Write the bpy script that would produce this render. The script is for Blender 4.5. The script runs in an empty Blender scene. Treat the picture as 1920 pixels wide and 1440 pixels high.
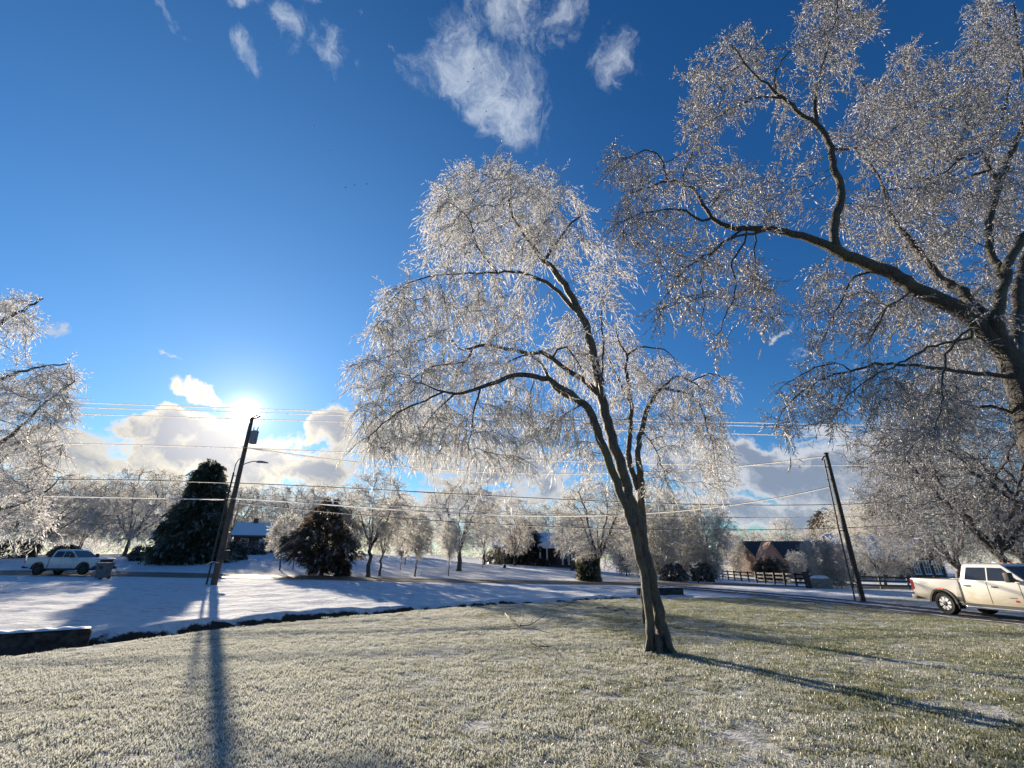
import bpy, bmesh, math, random
import numpy as np
from mathutils import Vector, Matrix, noise as mnoise
R = math.radians
rng = np.random.default_rng(7)
random.seed(7)
scene = bpy.context.scene
COL = scene.collection

# ------------------------------------------------------------------ camera, light, sky, exposure
F = 850.0                     # focal length in photo pixels (photo 1920 px wide)
PITCH = R(21.2)
CT, ST = math.cos(PITCH), math.sin(PITCH)
CAMH = 1.9
SUN_AZ, SUN_EL = R(-31.6), R(15.0)          # azimuth from +Y towards +X
SUN_DIR = Vector((math.sin(SUN_AZ) * math.cos(SUN_EL), math.cos(SUN_AZ) * math.cos(SUN_EL), math.sin(SUN_EL)))
cd = bpy.data.cameras.new('camera')
cam = bpy.data.objects.new('camera', cd)
COL.objects.link(cam)
cam.location = (0, 0, CAMH)
cam.rotation_euler = (R(90) + PITCH, 0, 0)
cd.sensor_width = 36
cd.lens = 36 * F / 1920
cd.clip_start = 0.05
cd.clip_end = 3000
scene.camera = cam
sl = bpy.data.lights.new('sun', 'SUN')
sl.energy = 5.0
sl.angle = R(0.5)
sl.color = (1.0, 0.86, 0.66)
so = bpy.data.objects.new('sun', sl)
COL.objects.link(so)
so.rotation_euler = SUN_DIR.to_track_quat('Z', 'Y').to_euler()
so.location = SUN_DIR * 60
scene.view_settings.view_transform = 'Standard'
scene.view_settings.look = 'None'
scene.view_settings.exposure = 0.9
scene.view_settings.gamma = 1.0
scene.view_settings.use_curve_mapping = False
cy = scene.cycles
cy.max_bounces = 6
cy.diffuse_bounces = 3
cy.glossy_bounces = 2
cy.transmission_bounces = 4
cy.transparent_max_bounces = 20
cy.sample_clamp_indirect = 4.0
cy.caustics_reflective = False
cy.caustics_refractive = False
cy.use_denoising = True
cy.denoiser = 'OPENIMAGEDENOISE'
cy.denoising_input_passes = 'RGB_ALBEDO_NORMAL'
cy.denoising_prefilter = 'ACCURATE'


class NT:
    """Small helper for building node trees."""
    def __init__(self, tree):
        self.t = tree
        self.n = tree.nodes
        self.l = tree.links

    def new(self, kind, **kw):
        nd = self.n.new(kind)
        for k, v in kw.items():
            setattr(nd, k, v)
        return nd

    def put(self, sock, v):
        if v is None:
            return
        if hasattr(v, 'bl_idname') and hasattr(v, 'outputs'):
            v = v.outputs[0]
        if hasattr(v, 'is_output'):
            self.l.new(v, sock)
        else:
            if hasattr(sock.default_value, '__len__') and not hasattr(v, '__len__'):
                v = (v, v, v) if len(sock.default_value) == 3 else (v, v, v, 1)
            if hasattr(v, '__len__') and len(sock.default_value) == 4 and len(v) == 3:
                v = (*v, 1)
            sock.default_value = v

    def m(self, op, a, b=None, c=None, clamp=False):
        nd = self.new('ShaderNodeMath', operation=op, use_clamp=clamp)
        self.put(nd.inputs[0], a)
        self.put(nd.inputs[1], b)
        self.put(nd.inputs[2], c)
        return nd.outputs[0]

    def dot(self, a, b):
        nd = self.new('ShaderNodeVectorMath', operation='DOT_PRODUCT')
        self.put(nd.inputs[0], a)
        self.put(nd.inputs[1], b)
        return nd.outputs['Value']

    def vm(self, op, a, b=None):
        nd = self.new('ShaderNodeVectorMath', operation=op)
        self.put(nd.inputs[0], a)
        self.put(nd.inputs[1], b)
        return nd.outputs['Vector']

    def vscale(self, a, s):
        nd = self.new('ShaderNodeVectorMath', operation='SCALE')
        self.put(nd.inputs[0], a)
        self.put(nd.inputs['Scale'], s)
        return nd.outputs['Vector']

    def mix(self, f, a, b, mode='MIX'):
        nd = self.new('ShaderNodeMix', data_type='RGBA', blend_type=mode)
        self.put(nd.inputs[0], f)
        self.put(nd.inputs[6], a)
        self.put(nd.inputs[7], b)
        return nd.outputs[2]

    def ss(self, x, a, b):          # smoothstep
        nd = self.new('ShaderNodeMapRange', interpolation_type='SMOOTHSTEP')
        self.put(nd.inputs[0], x)
        self.put(nd.inputs[1], a)
        self.put(nd.inputs[2], b)
        return nd.outputs[0]

    def noise(self, vec, scale, detail=4, rough=0.5, dist=0.0, out=0):
        nd = self.new('ShaderNodeTexNoise')
        if vec is not None:
            self.put(nd.inputs['Vector'], vec)
        self.put(nd.inputs['Scale'], scale)
        self.put(nd.inputs['Detail'], detail)
        self.put(nd.inputs['Roughness'], rough)
        self.put(nd.inputs['Distortion'], dist)
        return nd.outputs[out]

    def mapping(self, vec, scale=(1, 1, 1), rot=(0, 0, 0), loc=(0, 0, 0)):
        nd = self.new('ShaderNodeMapping')
        self.put(nd.inputs['Vector'], vec)
        nd.inputs['Scale'].default_value = scale
        nd.inputs['Rotation'].default_value = rot
        nd.inputs['Location'].default_value = loc
        return nd.outputs[0]


def pix_dir(px, py):
    u, v = (px - 960) / F, (py - 720) / F
    d = Vector((u, CT + v * ST, ST - v * CT))
    return d


def P(px, py, Y):
    d = pix_dir(px, py)
    k = Y / d.y
    return Vector((d.x * k, Y, CAMH + d.z * k))


world = bpy.data.worlds.new('World')
scene.world = world
world.use_nodes = True
W = NT(world.node_tree)
for nd in list(W.n):
    W.n.remove(nd)
w_out = W.new('ShaderNodeOutputWorld')
w_bg = W.new('ShaderNodeBackground')
w_bg.inputs['Strength'].default_value = 0.06
W.l.new(w_bg.outputs[0], w_out.inputs[0])
tc = W.new('ShaderNodeTexCoord')
D = W.vm('NORMALIZE', tc.outputs['Generated'])
sky = W.new('ShaderNodeTexSky', sky_type='NISHITA')
sky.sun_disc = False
sky.sun_elevation = SUN_EL
sky.sun_rotation = SUN_AZ
sky.air_density = 1.0
sky.dust_density = 0.1
sky.ozone_density = 2.5
SUNV = tuple(SUN_DIR)
hsv = W.new('ShaderNodeHueSaturation')
hsv.inputs['Saturation'].default_value = 1.28
hsv.inputs['Value'].default_value = 1.0
W.l.new(sky.outputs[0], hsv.inputs['Color'])
skycol = W.mix(1.0, hsv.outputs[0], (0.62, 0.86, 1.12), 'MULTIPLY')
g = W.dot(D, SUNV)
gc = W.m('MAXIMUM', g, 0.0)
sepd = W.new('ShaderNodeSeparateXYZ')
W.l.new(D, sepd.inputs[0])
elev = sepd.outputs['Z']
# --- clouds: soft masks around sky directions, broken up by fractal noise
warp = W.noise(D, 3.0, 3, 0.5, out=1)
warp2 = W.noise(D, 11.0, 5, 0.6, out=1)
Dw = W.vm('ADD', D, W.vm('ADD', W.vscale(W.vm('SUBTRACT', warp, (0.5, 0.5, 0.5)), 0.16), W.vscale(W.vm('SUBTRACT', warp2, (0.5, 0.5, 0.5)), 0.10)))


def ell(px, py, rx, ry, rot=0.0, amp=1.0):
    """soft elliptical mask round the sky direction seen at photo pixel px,py (radii in photo px)"""
    c = pix_dir(px, py)
    e1 = (pix_dir(px + math.cos(rot) * 10, py + math.sin(rot) * 10) - c) / 10
    e2 = (pix_dir(px - math.sin(rot) * 10, py + math.cos(rot) * 10) - c) / 10
    L = c.length
    c = c.normalized()
    e1 = (e1 - c * e1.dot(c)) / L
    e2 = (e2 - c * e2.dot(c)) / L
    a = W.dot(Dw, tuple(e1 / (e1.length ** 2 * rx)))
    b = W.dot(Dw, tuple(e2 / (e2.length ** 2 * ry)))
    q = W.m('ADD', W.m('MULTIPLY', a, a), W.m('MULTIPLY', b, b))
    f = W.m('GREATER_THAN', W.dot(D, tuple(c)), 0.2)
    v = W.m('MULTIPLY', W.m('SUBTRACT', 1.0, q, clamp=True), f)
    return W.m('MULTIPLY', v, amp)


def union(lst):
    v = lst[0]
    for q in lst[1:]:
        v = W.m('MAXIMUM', v, q)
    return v


high = union([
    ell(985, 50, 150, 190, R(10), 1.0), ell(940, 190, 180, 140, R(50), 1.0), ell(930, 270, 75, 70, 0, 0.95), ell(850, 140, 100, 130, R(-20), 1.0),
    ell(1150, 130, 80, 95, R(30), 0.88), ell(460, 120, 45, 75, 0, 0.92), ell(545, 80, 60, 85, R(-40), 1.0), ell(625, 130, 100, 55, R(35), 0.95),
    ell(570, 5, 50, 50, 0, 0.9), ell(435, 0, 90, 45, 0, 0.85), ell(290, 35, 30, 35, 0, 0.85), ell(680, 160, 35, 45, 0, 0.85)])
n_wisp = W.noise(W.mapping(Dw, (1.35, 0.8, 0.8), (0, R(-28), R(10))), 11.0, 12, 0.68, 0.35)
d_high = W.ss(W.m('ADD', W.m('MULTIPLY', n_wisp, 3.4), W.m('MULTIPLY', W.m('SUBTRACT', high, 1.0), 1.5)), 0.92, 2.25)
low = union([
    ell(120, 845, 210, 95, R(8), 1.1), ell(300, 850, 210, 75, R(22), 1.1), ell(470, 850, 230, 85, R(14), 1.1), ell(330, 790, 190, 50, R(8), 1.0),
    ell(390, 725, 80, 38, R(28), 0.9), ell(290, 655, 50, 16, R(-5), 0.6), ell(320, 650, 12, 22, R(-30), 0.6), ell(630, 880, 160, 60, R(-12), 0.95),
    ell(640, 800, 85, 60, 0, 1.0), ell(760, 810, 120, 65, 0, 1.0), ell(900, 850, 200, 85, 0, 1.0), ell(1010, 900, 160, 50, 0, 0.8), ell(850, 930, 240, 50, 0, 0.9),
    ell(1320, 870, 190, 90, R(6), 1.05), ell(1480, 900, 210, 95, 0, 1.12), ell(1600, 880, 150, 95, 0, 1.05), ell(1240, 830, 100, 50, 0, 0.8), ell(1420, 960, 330, 50, 0, 1.0),
    ell(1500, 660, 90, 50, R(-30), 0.42), ell(1440, 610, 60, 20, R(-50), 0.45), ell(1420, 720, 60, 30, 0, 0.42), ell(1750, 330, 200, 90, R(20), 0.42), ell(1640, 690, 160, 60, 0, 0.5),
    ell(20, 560, 45, 28, R(15), 0.55), ell(110, 600, 60, 18, R(30), 0.4), ell(200, 960, 300, 60, 0, 0.8), ell(1750, 900, 160, 90, 0, 0.7),
    ell(650, 575, 16, 8, R(45), 0.35)])
n_low = W.noise(W.mapping(Dw, (1.0, 1.0, 1.45)), 9.0, 12, 0.60, 0.3)
raw_low = W.m('ADD', W.m('MULTIPLY', n_low, 2.9), W.m('MULTIPLY', W.m('SUBTRACT', low, 1.0), 1.25))
d_low = W.ss(raw_low, 0.74, 1.15)
core = W.ss(raw_low, 0.95, 1.62)
glow_wide = W.m('POWER', gc, 14.0)
glow_mid = W.m('POWER', gc, 90.0)
rim_v = W.m('ADD', 7.0, W.m('MULTIPLY', glow_mid, 8.0))
rim = W.vscale(W.mix(W.m('POWER', gc, 7.0), (0.93, 0.95, 1.0), (1.0, 0.87, 0.66)), rim_v)
body = W.vscale(W.mix(glow_wide, (0.58, 0.70, 0.93), (0.72, 0.68, 0.68)), W.m('ADD', 4.1, W.m('MULTIPLY', glow_mid, 7.0)))
cl_low = W.mix(core, rim, body)
c1 = W.mix(W.m('MULTIPLY', d_high, 0.85), skycol, (5.3, 5.9, 6.8))
c2 = W.mix(W.m('MULTIPLY', d_low, 0.93), c1, cl_low)
# sun disc and its aureole (part of the sky itself)
disc = W.m('MULTIPLY', W.ss(g, math.cos(R(1.35)), math.cos(R(0.9))), 40.0)
aur = W.m('ADD', W.m('MULTIPLY', W.m('POWER', gc, 2600.0), 10.0), W.m('MULTIPLY', W.m('POWER', gc, 300.0), 2.4))
sunadd = W.vscale((1.0, 0.84, 0.55), W.m('ADD', disc, aur))
broad = W.vscale((0.70, 1.40, 2.0), W.m('MULTIPLY', W.m('POWER', gc, 5.0), W.m('SUBTRACT', 1.0, W.m('MULTIPLY', d_low, 0.8))))
total = W.vm('ADD', W.vm('ADD', c2, sunadd), broad)
W.l.new(total, w_bg.inputs['Color'])


# ------------------------------------------------------------------ object helpers
def tag(o, label=None, cat=None, group=None, kind=None):
    if label:
        o['label'] = label
    if cat:
        o['category'] = cat
    if group:
        o['group'] = group
    if kind:
        o['kind'] = kind
    return o


def empty(name, loc, rz=0.0, label=None, cat=None, group=None):
    o = bpy.data.objects.new(name, None)
    COL.objects.link(o)
    o.location = loc
    o.rotation_euler = (0, 0, rz)
    o.empty_display_size = 0.3
    return tag(o, label, cat, group)


def link_mesh(name, me, parent=None, loc=None):
    o = bpy.data.objects.new(name, me)
    COL.objects.link(o)
    if parent is not None:
        o.parent = parent
    if loc is not None:
        o.location = loc
    return o


def np_mesh(name, verts, groups, mats, smooth=False):
    """groups: list of (faces array n x k, material index)"""
    me = bpy.data.meshes.new(name)
    verts = np.asarray(verts, dtype=np.float32)
    groups = [(np.asarray(f, dtype=np.int32), mi) for f, mi in groups if len(f)]
    me.vertices.add(len(verts))
    me.vertices.foreach_set('co', verts.ravel())
    loops = np.concatenate([f.ravel() for f, _ in groups])
    tot = np.concatenate([np.full(len(f), f.shape[1], np.int32) for f, _ in groups])
    start = np.concatenate([[0], np.cumsum(tot)[:-1]]).astype(np.int32)
    mi = np.concatenate([np.full(len(f), m_, np.int32) for f, m_ in groups])
    me.loops.add(len(loops))
    me.loops.foreach_set('vertex_index', loops)
    me.polygons.add(len(tot))
    me.polygons.foreach_set('loop_start', start)
    me.polygons.foreach_set('material_index', mi)
    if smooth:
        me.polygons.foreach_set('use_smooth', np.ones(len(tot), dtype=bool))
    for m_ in mats:
        me.materials.append(m_)
    me.update(calc_edges=True)
    return me


class MB:
    """collects simple shapes into one mesh"""
    def __init__(self):
        self.v = []
        self.f = []

    def poly(self, pts):
        b = len(self.v)
        self.v += [tuple(p) for p in pts]
        self.f.append(tuple(range(b, b + len(pts))))

    def box(self, x0, x1, y0, y1, z0, z1, rz=0.0, c=None):
        b = len(self.v)
        pts = [(x, y, z) for z in (z0, z1) for x, y in ((x0, y0), (x1, y0), (x1, y1), (x0, y1))]
        if rz:
            cx, cy_ = c if c else ((x0 + x1) / 2, (y0 + y1) / 2)
            ca, sa = math.cos(rz), math.sin(rz)
            pts = [(cx + (x - cx) * ca - (y - cy_) * sa, cy_ + (x - cx) * sa + (y - cy_) * ca, z) for x, y, z in pts]
        self.v += pts
        for f in ((3, 2, 1, 0), (4, 5, 6, 7), (0, 1, 5, 4), (1, 2, 6, 5), (2, 3, 7, 6), (3, 0, 4, 7)):
            self.f.append(tuple(b + i for i in f))
        return self

    def prism(self, poly, a0, a1, axis='y'):
        """extrude a polygon given in the plane across the axis"""
        def pt(p, a):
            return (p[0], a, p[1]) if axis == 'y' else ((a, p[0], p[1]) if axis == 'x' else (p[0], p[1], a))
        n = len(poly)
        b = len(self.v)
        self.v += [pt(p, a0) for p in poly] + [pt(p, a1) for p in poly]
        self.f.append(tuple(range(b, b + n)))
        self.f.append(tuple(range(b + 2 * n - 1, b + n - 1, -1)))
        for i in range(n):
            j = (i + 1) % n
            self.f.append((b + i, b + n + i, b + n + j, b + j))
        return self

    def tube(self, pts, rad, n=8, cap=True):
        pts = [Vector(p) for p in pts]
        if not hasattr(rad, '__len__'):
            rad = [rad] * len(pts)
        b = len(self.v)
        ref = Vector((0.31, 0.17, 0.93))
        for i, p in enumerate(pts):
            t = (pts[min(i + 1, len(pts) - 1)] - pts[max(i - 1, 0)]).normalized()
            if abs(t.dot(ref)) > 0.95:
                ref = Vector((0.9, 0.3, 0.1))
            a = t.cross(ref).normalized()
            c = t.cross(a)
            for k in range(n):
                an = 2 * math.pi * k / n
                self.v.append(tuple(p + (a * math.cos(an) + c * math.sin(an)) * rad[i]))
        for i in range(len(pts) - 1):
            for k in range(n):
                k2 = (k + 1) % n
                self.f.append((b + i * n + k, b + i * n + k2, b + (i + 1) * n + k2, b + (i + 1) * n + k))
        if cap:
            self.f.append(tuple(b + k for k in reversed(range(n))))
            self.f.append(tuple(b + (len(pts) - 1) * n + k for k in range(n)))
        return self

    def lathe(self, prof, n=16, c=(0, 0, 0), axis='z', cap=True):
        b = len(self.v)
        for r, z in prof:
            for k in range(n):
                an = 2 * math.pi * k / n
                x, y = r * math.cos(an), r * math.sin(an)
                if axis == 'z':
                    self.v.append((c[0] + x, c[1] + y, c[2] + z))
                else:
                    self.v.append((c[0] + x, c[1] + z, c[2] + y))
        for i in range(len(prof) - 1):
            for k in range(n):
                k2 = (k + 1) % n
                self.f.append((b + i * n + k, b + i * n + k2, b + (i + 1) * n + k2, b + (i + 1) * n + k))
        if cap:
            self.f.append(tuple(b + k for k in reversed(range(n))))
            self.f.append(tuple(b + (len(prof) - 1) * n + k for k in range(n)))
        return self

    def build(self, name, mat, parent=None, bevel=0.0, smooth=False, loc=None, seg=2):
        me = bpy.data.meshes.new(name)
        me.from_pydata(self.v, [], self.f)
        bm = bmesh.new()
        bm.from_mesh(me)
        bmesh.ops.recalc_face_normals(bm, faces=bm.faces)
        if bevel:
            ed = [e for e in bm.edges if len(e.link_faces) == 2 and e.calc_face_angle(0) > R(28)]
            bmesh.ops.bevel(bm, geom=ed, offset=bevel, segments=seg, affect='EDGES', profile=0.6, clamp_overlap=True)
        bm.to_mesh(me)
        bm.free()
        if smooth:
            for p in me.polygons:
                p.use_smooth = True
            try:
                me.set_sharp_from_angle(angle=R(40))
            except Exception:
                pass
        me.materials.append(mat)
        return link_mesh(name, me, parent, loc)


# ------------------------------------------------------------------ materials
def new_mat(name):
    m_ = bpy.data.materials.new(name)
    m_.use_nodes = True
    nt = NT(m_.node_tree)
    for nd in list(nt.n):
        nt.n.remove(nd)
    out = nt.new('ShaderNodeOutputMaterial')
    return m_, nt, out


def pbsdf(nt, col, rough=0.6, spec=0.5, metal=0.0, normal=None, coat=0.0):
    p = nt.new('ShaderNodeBsdfPrincipled')
    nt.put(p.inputs['Base Color'], col)
    nt.put(p.inputs['Roughness'], rough)
    nt.put(p.inputs['Specular IOR Level'], spec)
    nt.put(p.inputs['Metallic'], metal)
    nt.put(p.inputs['Coat Weight'], coat)
    if normal is not None:
        nt.l.new(normal, p.inputs['Normal'])
    return p


def bump(nt, h, strength=0.4, dist=0.02):
    b = nt.new('ShaderNodeBump')
    b.inputs['Strength'].default_value = strength
    b.inputs['Distance'].default_value = dist
    nt.put(b.inputs['Height'], h)
    return b.outputs[0]


def simple(name, col, rough=0.6, spec=0.5, metal=0.0, var=0.15, scale=6.0, coat=0.0, bs=0.0):
    m_, nt, out = new_mat(name)
    tcn = nt.new('ShaderNodeTexCoord')
    n_ = nt.noise(tcn.outputs['Object'], scale, 5, 0.6)
    lo = tuple(c * (1 - var) for c in col)
    hi = tuple(min(1, c * (1 + var)) for c in col)
    c_ = nt.mix(nt.ss(n_, 0.3, 0.7), lo, hi)
    nr = bump(nt, n_, bs, 0.02) if bs else None
    p = pbsdf(nt, c_, rough, spec, metal, nr, coat)
    nt.l.new(p.outputs[0], out.inputs[0])
    return m_


def bark_mat(name, dark, light, moss=None, scale=1.0, frost=0.0):
    m_, nt, out = new_mat(name)
    geo = nt.new('ShaderNodeNewGeometry')
    pos = geo.outputs['Position']
    fur = nt.noise(nt.mapping(pos, (1, 1, 0.25)), 19 * scale, 7, 0.68, 0.7)
    big = nt.noise(pos, 2.2 * scale, 4, 0.6)
    c_ = nt.mix(nt.ss(fur, 0.32, 0.68), dark, light)
    if moss:
        c_ = nt.mix(nt.m('MULTIPLY', nt.ss(big, 0.45, 0.7), 0.75), c_, moss)
    if frost:
        fr = nt.ss(nt.noise(pos, 60, 3, 0.7), 0.62 - frost * 0.3, 0.75)
        c_ = nt.mix(nt.m('MULTIPLY', fr, frost), c_, (0.6, 0.62, 0.66))
    nr = bump(nt, fur, 1.0, 0.05)
    p = pbsdf(nt, c_, 0.55, 0.4, 0, nr)
    nt.l.new(p.outputs[0], out.inputs[0])
    return m_


def ice_mat(name, col, tcol, tf, rough=0.18, gl=0.25, clear=0.0):
    m_, nt, out = new_mat(name)
    geo = nt.new('ShaderNodeNewGeometry')
    n_ = nt.noise(geo.outputs['Position'], 9.0, 3, 0.6)
    c_ = nt.mix(n_, tuple(c * 0.7 for c in col), col)
    dif = nt.new('ShaderNodeBsdfDiffuse')
    nt.put(dif.inputs[0], c_)
    tr = nt.new('ShaderNodeBsdfTranslucent')
    nt.put(tr.inputs[0], tcol)
    gs = nt.new('ShaderNodeBsdfGlossy')
    nt.put(gs.inputs['Color'], (1, 1, 1))
    nt.put(gs.inputs['Roughness'], rough)
    m1 = nt.new('ShaderNodeMixShader')
    m1.inputs[0].default_value = tf
    nt.l.new(dif.outputs[0], m1.inputs[1])
    nt.l.new(tr.outputs[0], m1.inputs[2])
    fac = gl
    m2 = nt.new('ShaderNodeMixShader')
    m2.inputs[0].default_value = fac
    nt.l.new(m1.outputs[0], m2.inputs[1])
    nt.l.new(gs.outputs[0], m2.inputs[2])
    last = m2
    if clear:                       # clear ice lets part of the light straight through
        tp = nt.new('ShaderNodeBsdfTransparent')
        last = nt.new('ShaderNodeMixShader')
        last.inputs[0].default_value = clear
        nt.l.new(m2.outputs[0], last.inputs[1])
        nt.l.new(tp.outputs[0], last.inputs[2])
    nt.l.new(last.outputs[0], out.inputs[0])
    return m_


M = {}
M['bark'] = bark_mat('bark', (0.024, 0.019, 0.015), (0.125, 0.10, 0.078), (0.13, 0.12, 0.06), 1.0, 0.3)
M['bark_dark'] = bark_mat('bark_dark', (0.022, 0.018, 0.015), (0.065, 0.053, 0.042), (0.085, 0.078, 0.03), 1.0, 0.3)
M['bark_far'] = bark_mat('bark_far', (0.05, 0.042, 0.036), (0.11, 0.095, 0.08), None, 0.5)
M['twig'] = ice_mat('iced_twig', (0.30, 0.28, 0.27), (0.60, 0.58, 0.56), 0.5, 0.38, 0.08)
M['ice_less_lit'] = ice_mat('less_lit_ice_on_twigs', (0.60, 0.60, 0.64), (0.74, 0.73, 0.73), 0.5, 0.38, 0.08)  # ice greyed in colour for crowns that get less backlight
M['twig_less_lit'] = ice_mat('less_lit_iced_twig', (0.20, 0.19, 0.19), (0.36, 0.34, 0.34), 0.35, 0.38, 0.08)  # twig colour darkened to suit the same weaker backlight
M['ice'] = ice_mat('ice_on_twigs', (0.84, 0.85, 0.88), (1.0, 0.98, 0.95), 0.68, 0.38, 0.07, 0.35)
M['twig_far'] = ice_mat('iced_twig_far', (0.32, 0.30, 0.28), (0.65, 0.60, 0.55), 0.55, 0.4, 0.05)
M['ice_far'] = ice_mat('ice_on_far_twigs', (0.80, 0.80, 0.82), (1.0, 0.97, 0.90), 0.68, 0.4, 0.06, 0.5)
M['wire_ice'] = ice_mat('wire_ice', (0.9, 0.9, 0.92), (1.0, 0.98, 0.94), 0.7, 0.35, 0.10, 0.3)
M['cable'] = simple('cable', (0.02, 0.02, 0.022), 0.5)
M['pole'] = bark_mat('pole_wood', (0.045, 0.032, 0.026), (0.115, 0.082, 0.065), None, 1.3)
M['pole_dark'] = bark_mat('dark_pole_wood', (0.025, 0.019, 0.016), (0.07, 0.054, 0.044), None, 1.3)
M['metal'] = simple('grey_metal', (0.22, 0.22, 0.23), 0.45, 0.5, 0.6)
M['dark_metal'] = simple('dark_metal', (0.03, 0.03, 0.033), 0.45, 0.5, 0.4)
M['needle'] = ice_mat('needles', (0.075, 0.088, 0.060), (0.16, 0.155, 0.08), 0.42, 0.35, 0.04)
M['needle_dark'] = ice_mat('dark_needles', (0.068, 0.060, 0.048), (0.17, 0.12, 0.075), 0.45, 0.35, 0.04)
M['needle_ice'] = ice_mat('iced_needles', (0.35, 0.36, 0.34), (0.5, 0.48, 0.42), 0.4, 0.25, 0.08)
M['shrub'] = ice_mat('frosted_shrub', (0.09, 0.085, 0.075), (0.14, 0.12, 0.09), 0.3, 0.3, 0.05)
M['white_paint'] = simple('white_paint', (0.74, 0.75, 0.76), 0.4, 0.5, 0, 0.04)
M['black_paint'] = simple('black_fence_paint', (0.018, 0.018, 0.02), 0.55)
M['stone'] = simple('stone', (0.24, 0.22, 0.20), 0.85, 0.3, 0, 0.35, 8, bs=0.6)
M['headwall'] = simple('dark_weathered_concrete', (0.055, 0.046, 0.044), 0.9, 0.2, 0, 0.6, 5, bs=0.9)
M['glass'] = simple('window_glass', (0.03, 0.035, 0.045), 0.08, 0.6, 0, 0.1)
M['red'] = simple('red_lens', (0.5, 0.03, 0.03), 0.25)
M['orange'] = simple('orange_lens', (0.75, 0.16, 0.03), 0.3)
M['rubber'] = simple('rubber', (0.022, 0.021, 0.02), 0.8, 0.3, 0, 0.3, 20)
M['chrome'] = simple('chrome', (0.7, 0.7, 0.7), 0.18, 0.5, 1.0)
M['plastic'] = simple('black_plastic', (0.025, 0.025, 0.026), 0.6)
M['bin'] = simple('bin_plastic', (0.13, 0.12, 0.12), 0.6)
M['shingle'] = simple('shingles', (0.07, 0.065, 0.065), 0.85, 0.3, 0, 0.3, 12)
M['sunlit_shingle'] = simple('sunlit_frosted_shingles', (0.30, 0.20, 0.15), 0.85, 0.3, 0, 0.4, 10)  # frosted shingles, tinted orange for the low sun on the slope
M['bird'] = simple('dark_feathers', (0.02, 0.02, 0.022), 0.6)
M['stick'] = bark_mat('stick_bark', (0.04, 0.03, 0.025), (0.10, 0.08, 0.065))


def snow_mat():
    m_, nt, out = new_mat('snow')
    geo = nt.new('ShaderNodeNewGeometry')
    pos = geo.outputs['Position']
    n1 = nt.noise(pos, 14, 5, 0.6)
    nr = bump(nt, n1, 0.35, 0.03)
    p = pbsdf(nt, nt.mix(n1, (0.74, 0.76, 0.80), (0.84, 0.86, 0.89)), 0.55, 0.4, 0, nr)
    nt.l.new(p.outputs[0], out.inputs[0])
    return m_


M['snow'] = snow_mat()


def ground_mat():
    m_, nt, out = new_mat('ground')
    geo = nt.new('ShaderNodeNewGeometry')
    pos = geo.outputs['Position']

    def attr(n):
        a = nt.new('ShaderNodeAttribute')
        a.attribute_name = n
        return a.outputs['Fac']
    lawn, soil = attr('lawn'), attr('soil')
    nb = nt.noise(pos, 0.55, 5, 0.6)
    nm = nt.noise(pos, 4.0, 5, 0.65)
    nf = nt.noise(pos, 32, 4, 0.7)
    nff = nt.noise(pos, 140, 3, 0.7)
    # frosted lawn soil and thatch between the blades
    frost = nt.ss(nt.m('ADD', nt.m('MULTIPLY', nm, 0.55), nt.m('ADD', nt.m('MULTIPLY', nf, 0.35), nt.m('MULTIPLY', nb, 0.3))), 0.48, 0.72)
    lawn_c = nt.mix(frost, nt.mix(nff, (0.055, 0.060, 0.025), (0.13, 0.13, 0.065)), nt.mix(nff, (0.46, 0.46, 0.45), (0.74, 0.75, 0.76)))
    # snow with wind-combed thin places where dead grass shows
    st = nt.noise(nt.mapping(pos, (0.55, 1.6, 1.0), (0, 0, R(12))), 2.2, 7, 0.68, 0.3)
    thin = nt.m('MULTIPLY', nt.ss(nt.m('ADD', nt.m('MULTIPLY', st, 0.8), nt.m('MULTIPLY', nf, 0.25)), 0.50, 0.72), 0.75)
    snow_c = nt.mix(thin, nt.mix(nm, (0.72, 0.74, 0.78), (0.84, 0.86, 0.89)), (0.34, 0.31, 0.24))
    soil_c = nt.mix(nf, (0.028, 0.022, 0.018), (0.085, 0.065, 0.05))
    sm = nt.ss(nt.m('ADD', soil, nt.m('MULTIPLY', nt.m('SUBTRACT', nt.noise(pos, 1.6, 5, 0.65), 0.5), 1.3)), 0.42, 0.58)
    lm = nt.ss(nt.m('ADD', lawn, nt.m('MULTIPLY', nt.m('SUBTRACT', nm, 0.5), 0.5)), 0.42, 0.58)
    c_ = nt.mix(lm, snow_c, lawn_c)
    c_ = nt.mix(sm, c_, soil_c)
    h = nt.m('ADD', nt.m('MULTIPLY', nm, 1.0), nt.m('ADD', nt.m('MULTIPLY', nf, 0.12), nt.m('MULTIPLY', st, 1.3)))
    nr = bump(nt, h, 0.9, 0.10)
    p = pbsdf(nt, c_, 0.9, 0.12, 0, nr)
    nt.l.new(p.outputs[0], out.inputs[0])
    return m_


def road_mat(name, base, snowy):
    m_, nt, out = new_mat(name)
    geo = nt.new('ShaderNodeNewGeometry')
    pos = geo.outputs['Position']
    a = nt.new('ShaderNodeAttribute')
    a.attribute_name = 'track'
    n1 = nt.noise(pos, 3, 6, 0.65)
    n2 = nt.noise(pos, 60, 3, 0.6)
    c_ = nt.mix(n2, tuple(c * 0.7 for c in base), tuple(c * 1.3 for c in base))
    sn = nt.ss(nt.m('ADD', nt.m('MULTIPLY', a.outputs['Fac'], 1.0), nt.m('MULTIPLY', nt.m('SUBTRACT', n1, 0.5), 1.6)), 0.4, 0.62)
    c_ = nt.mix(nt.m('MULTIPLY', sn, snowy), c_, (0.66, 0.68, 0.72))
    p = pbsdf(nt, c_, nt.mix(sn, 0.7, 0.8), 0.25, 0, bump(nt, n2, 0.3, 0.01))
    nt.l.new(p.outputs[0], out.inputs[0])
    return m_


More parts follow.
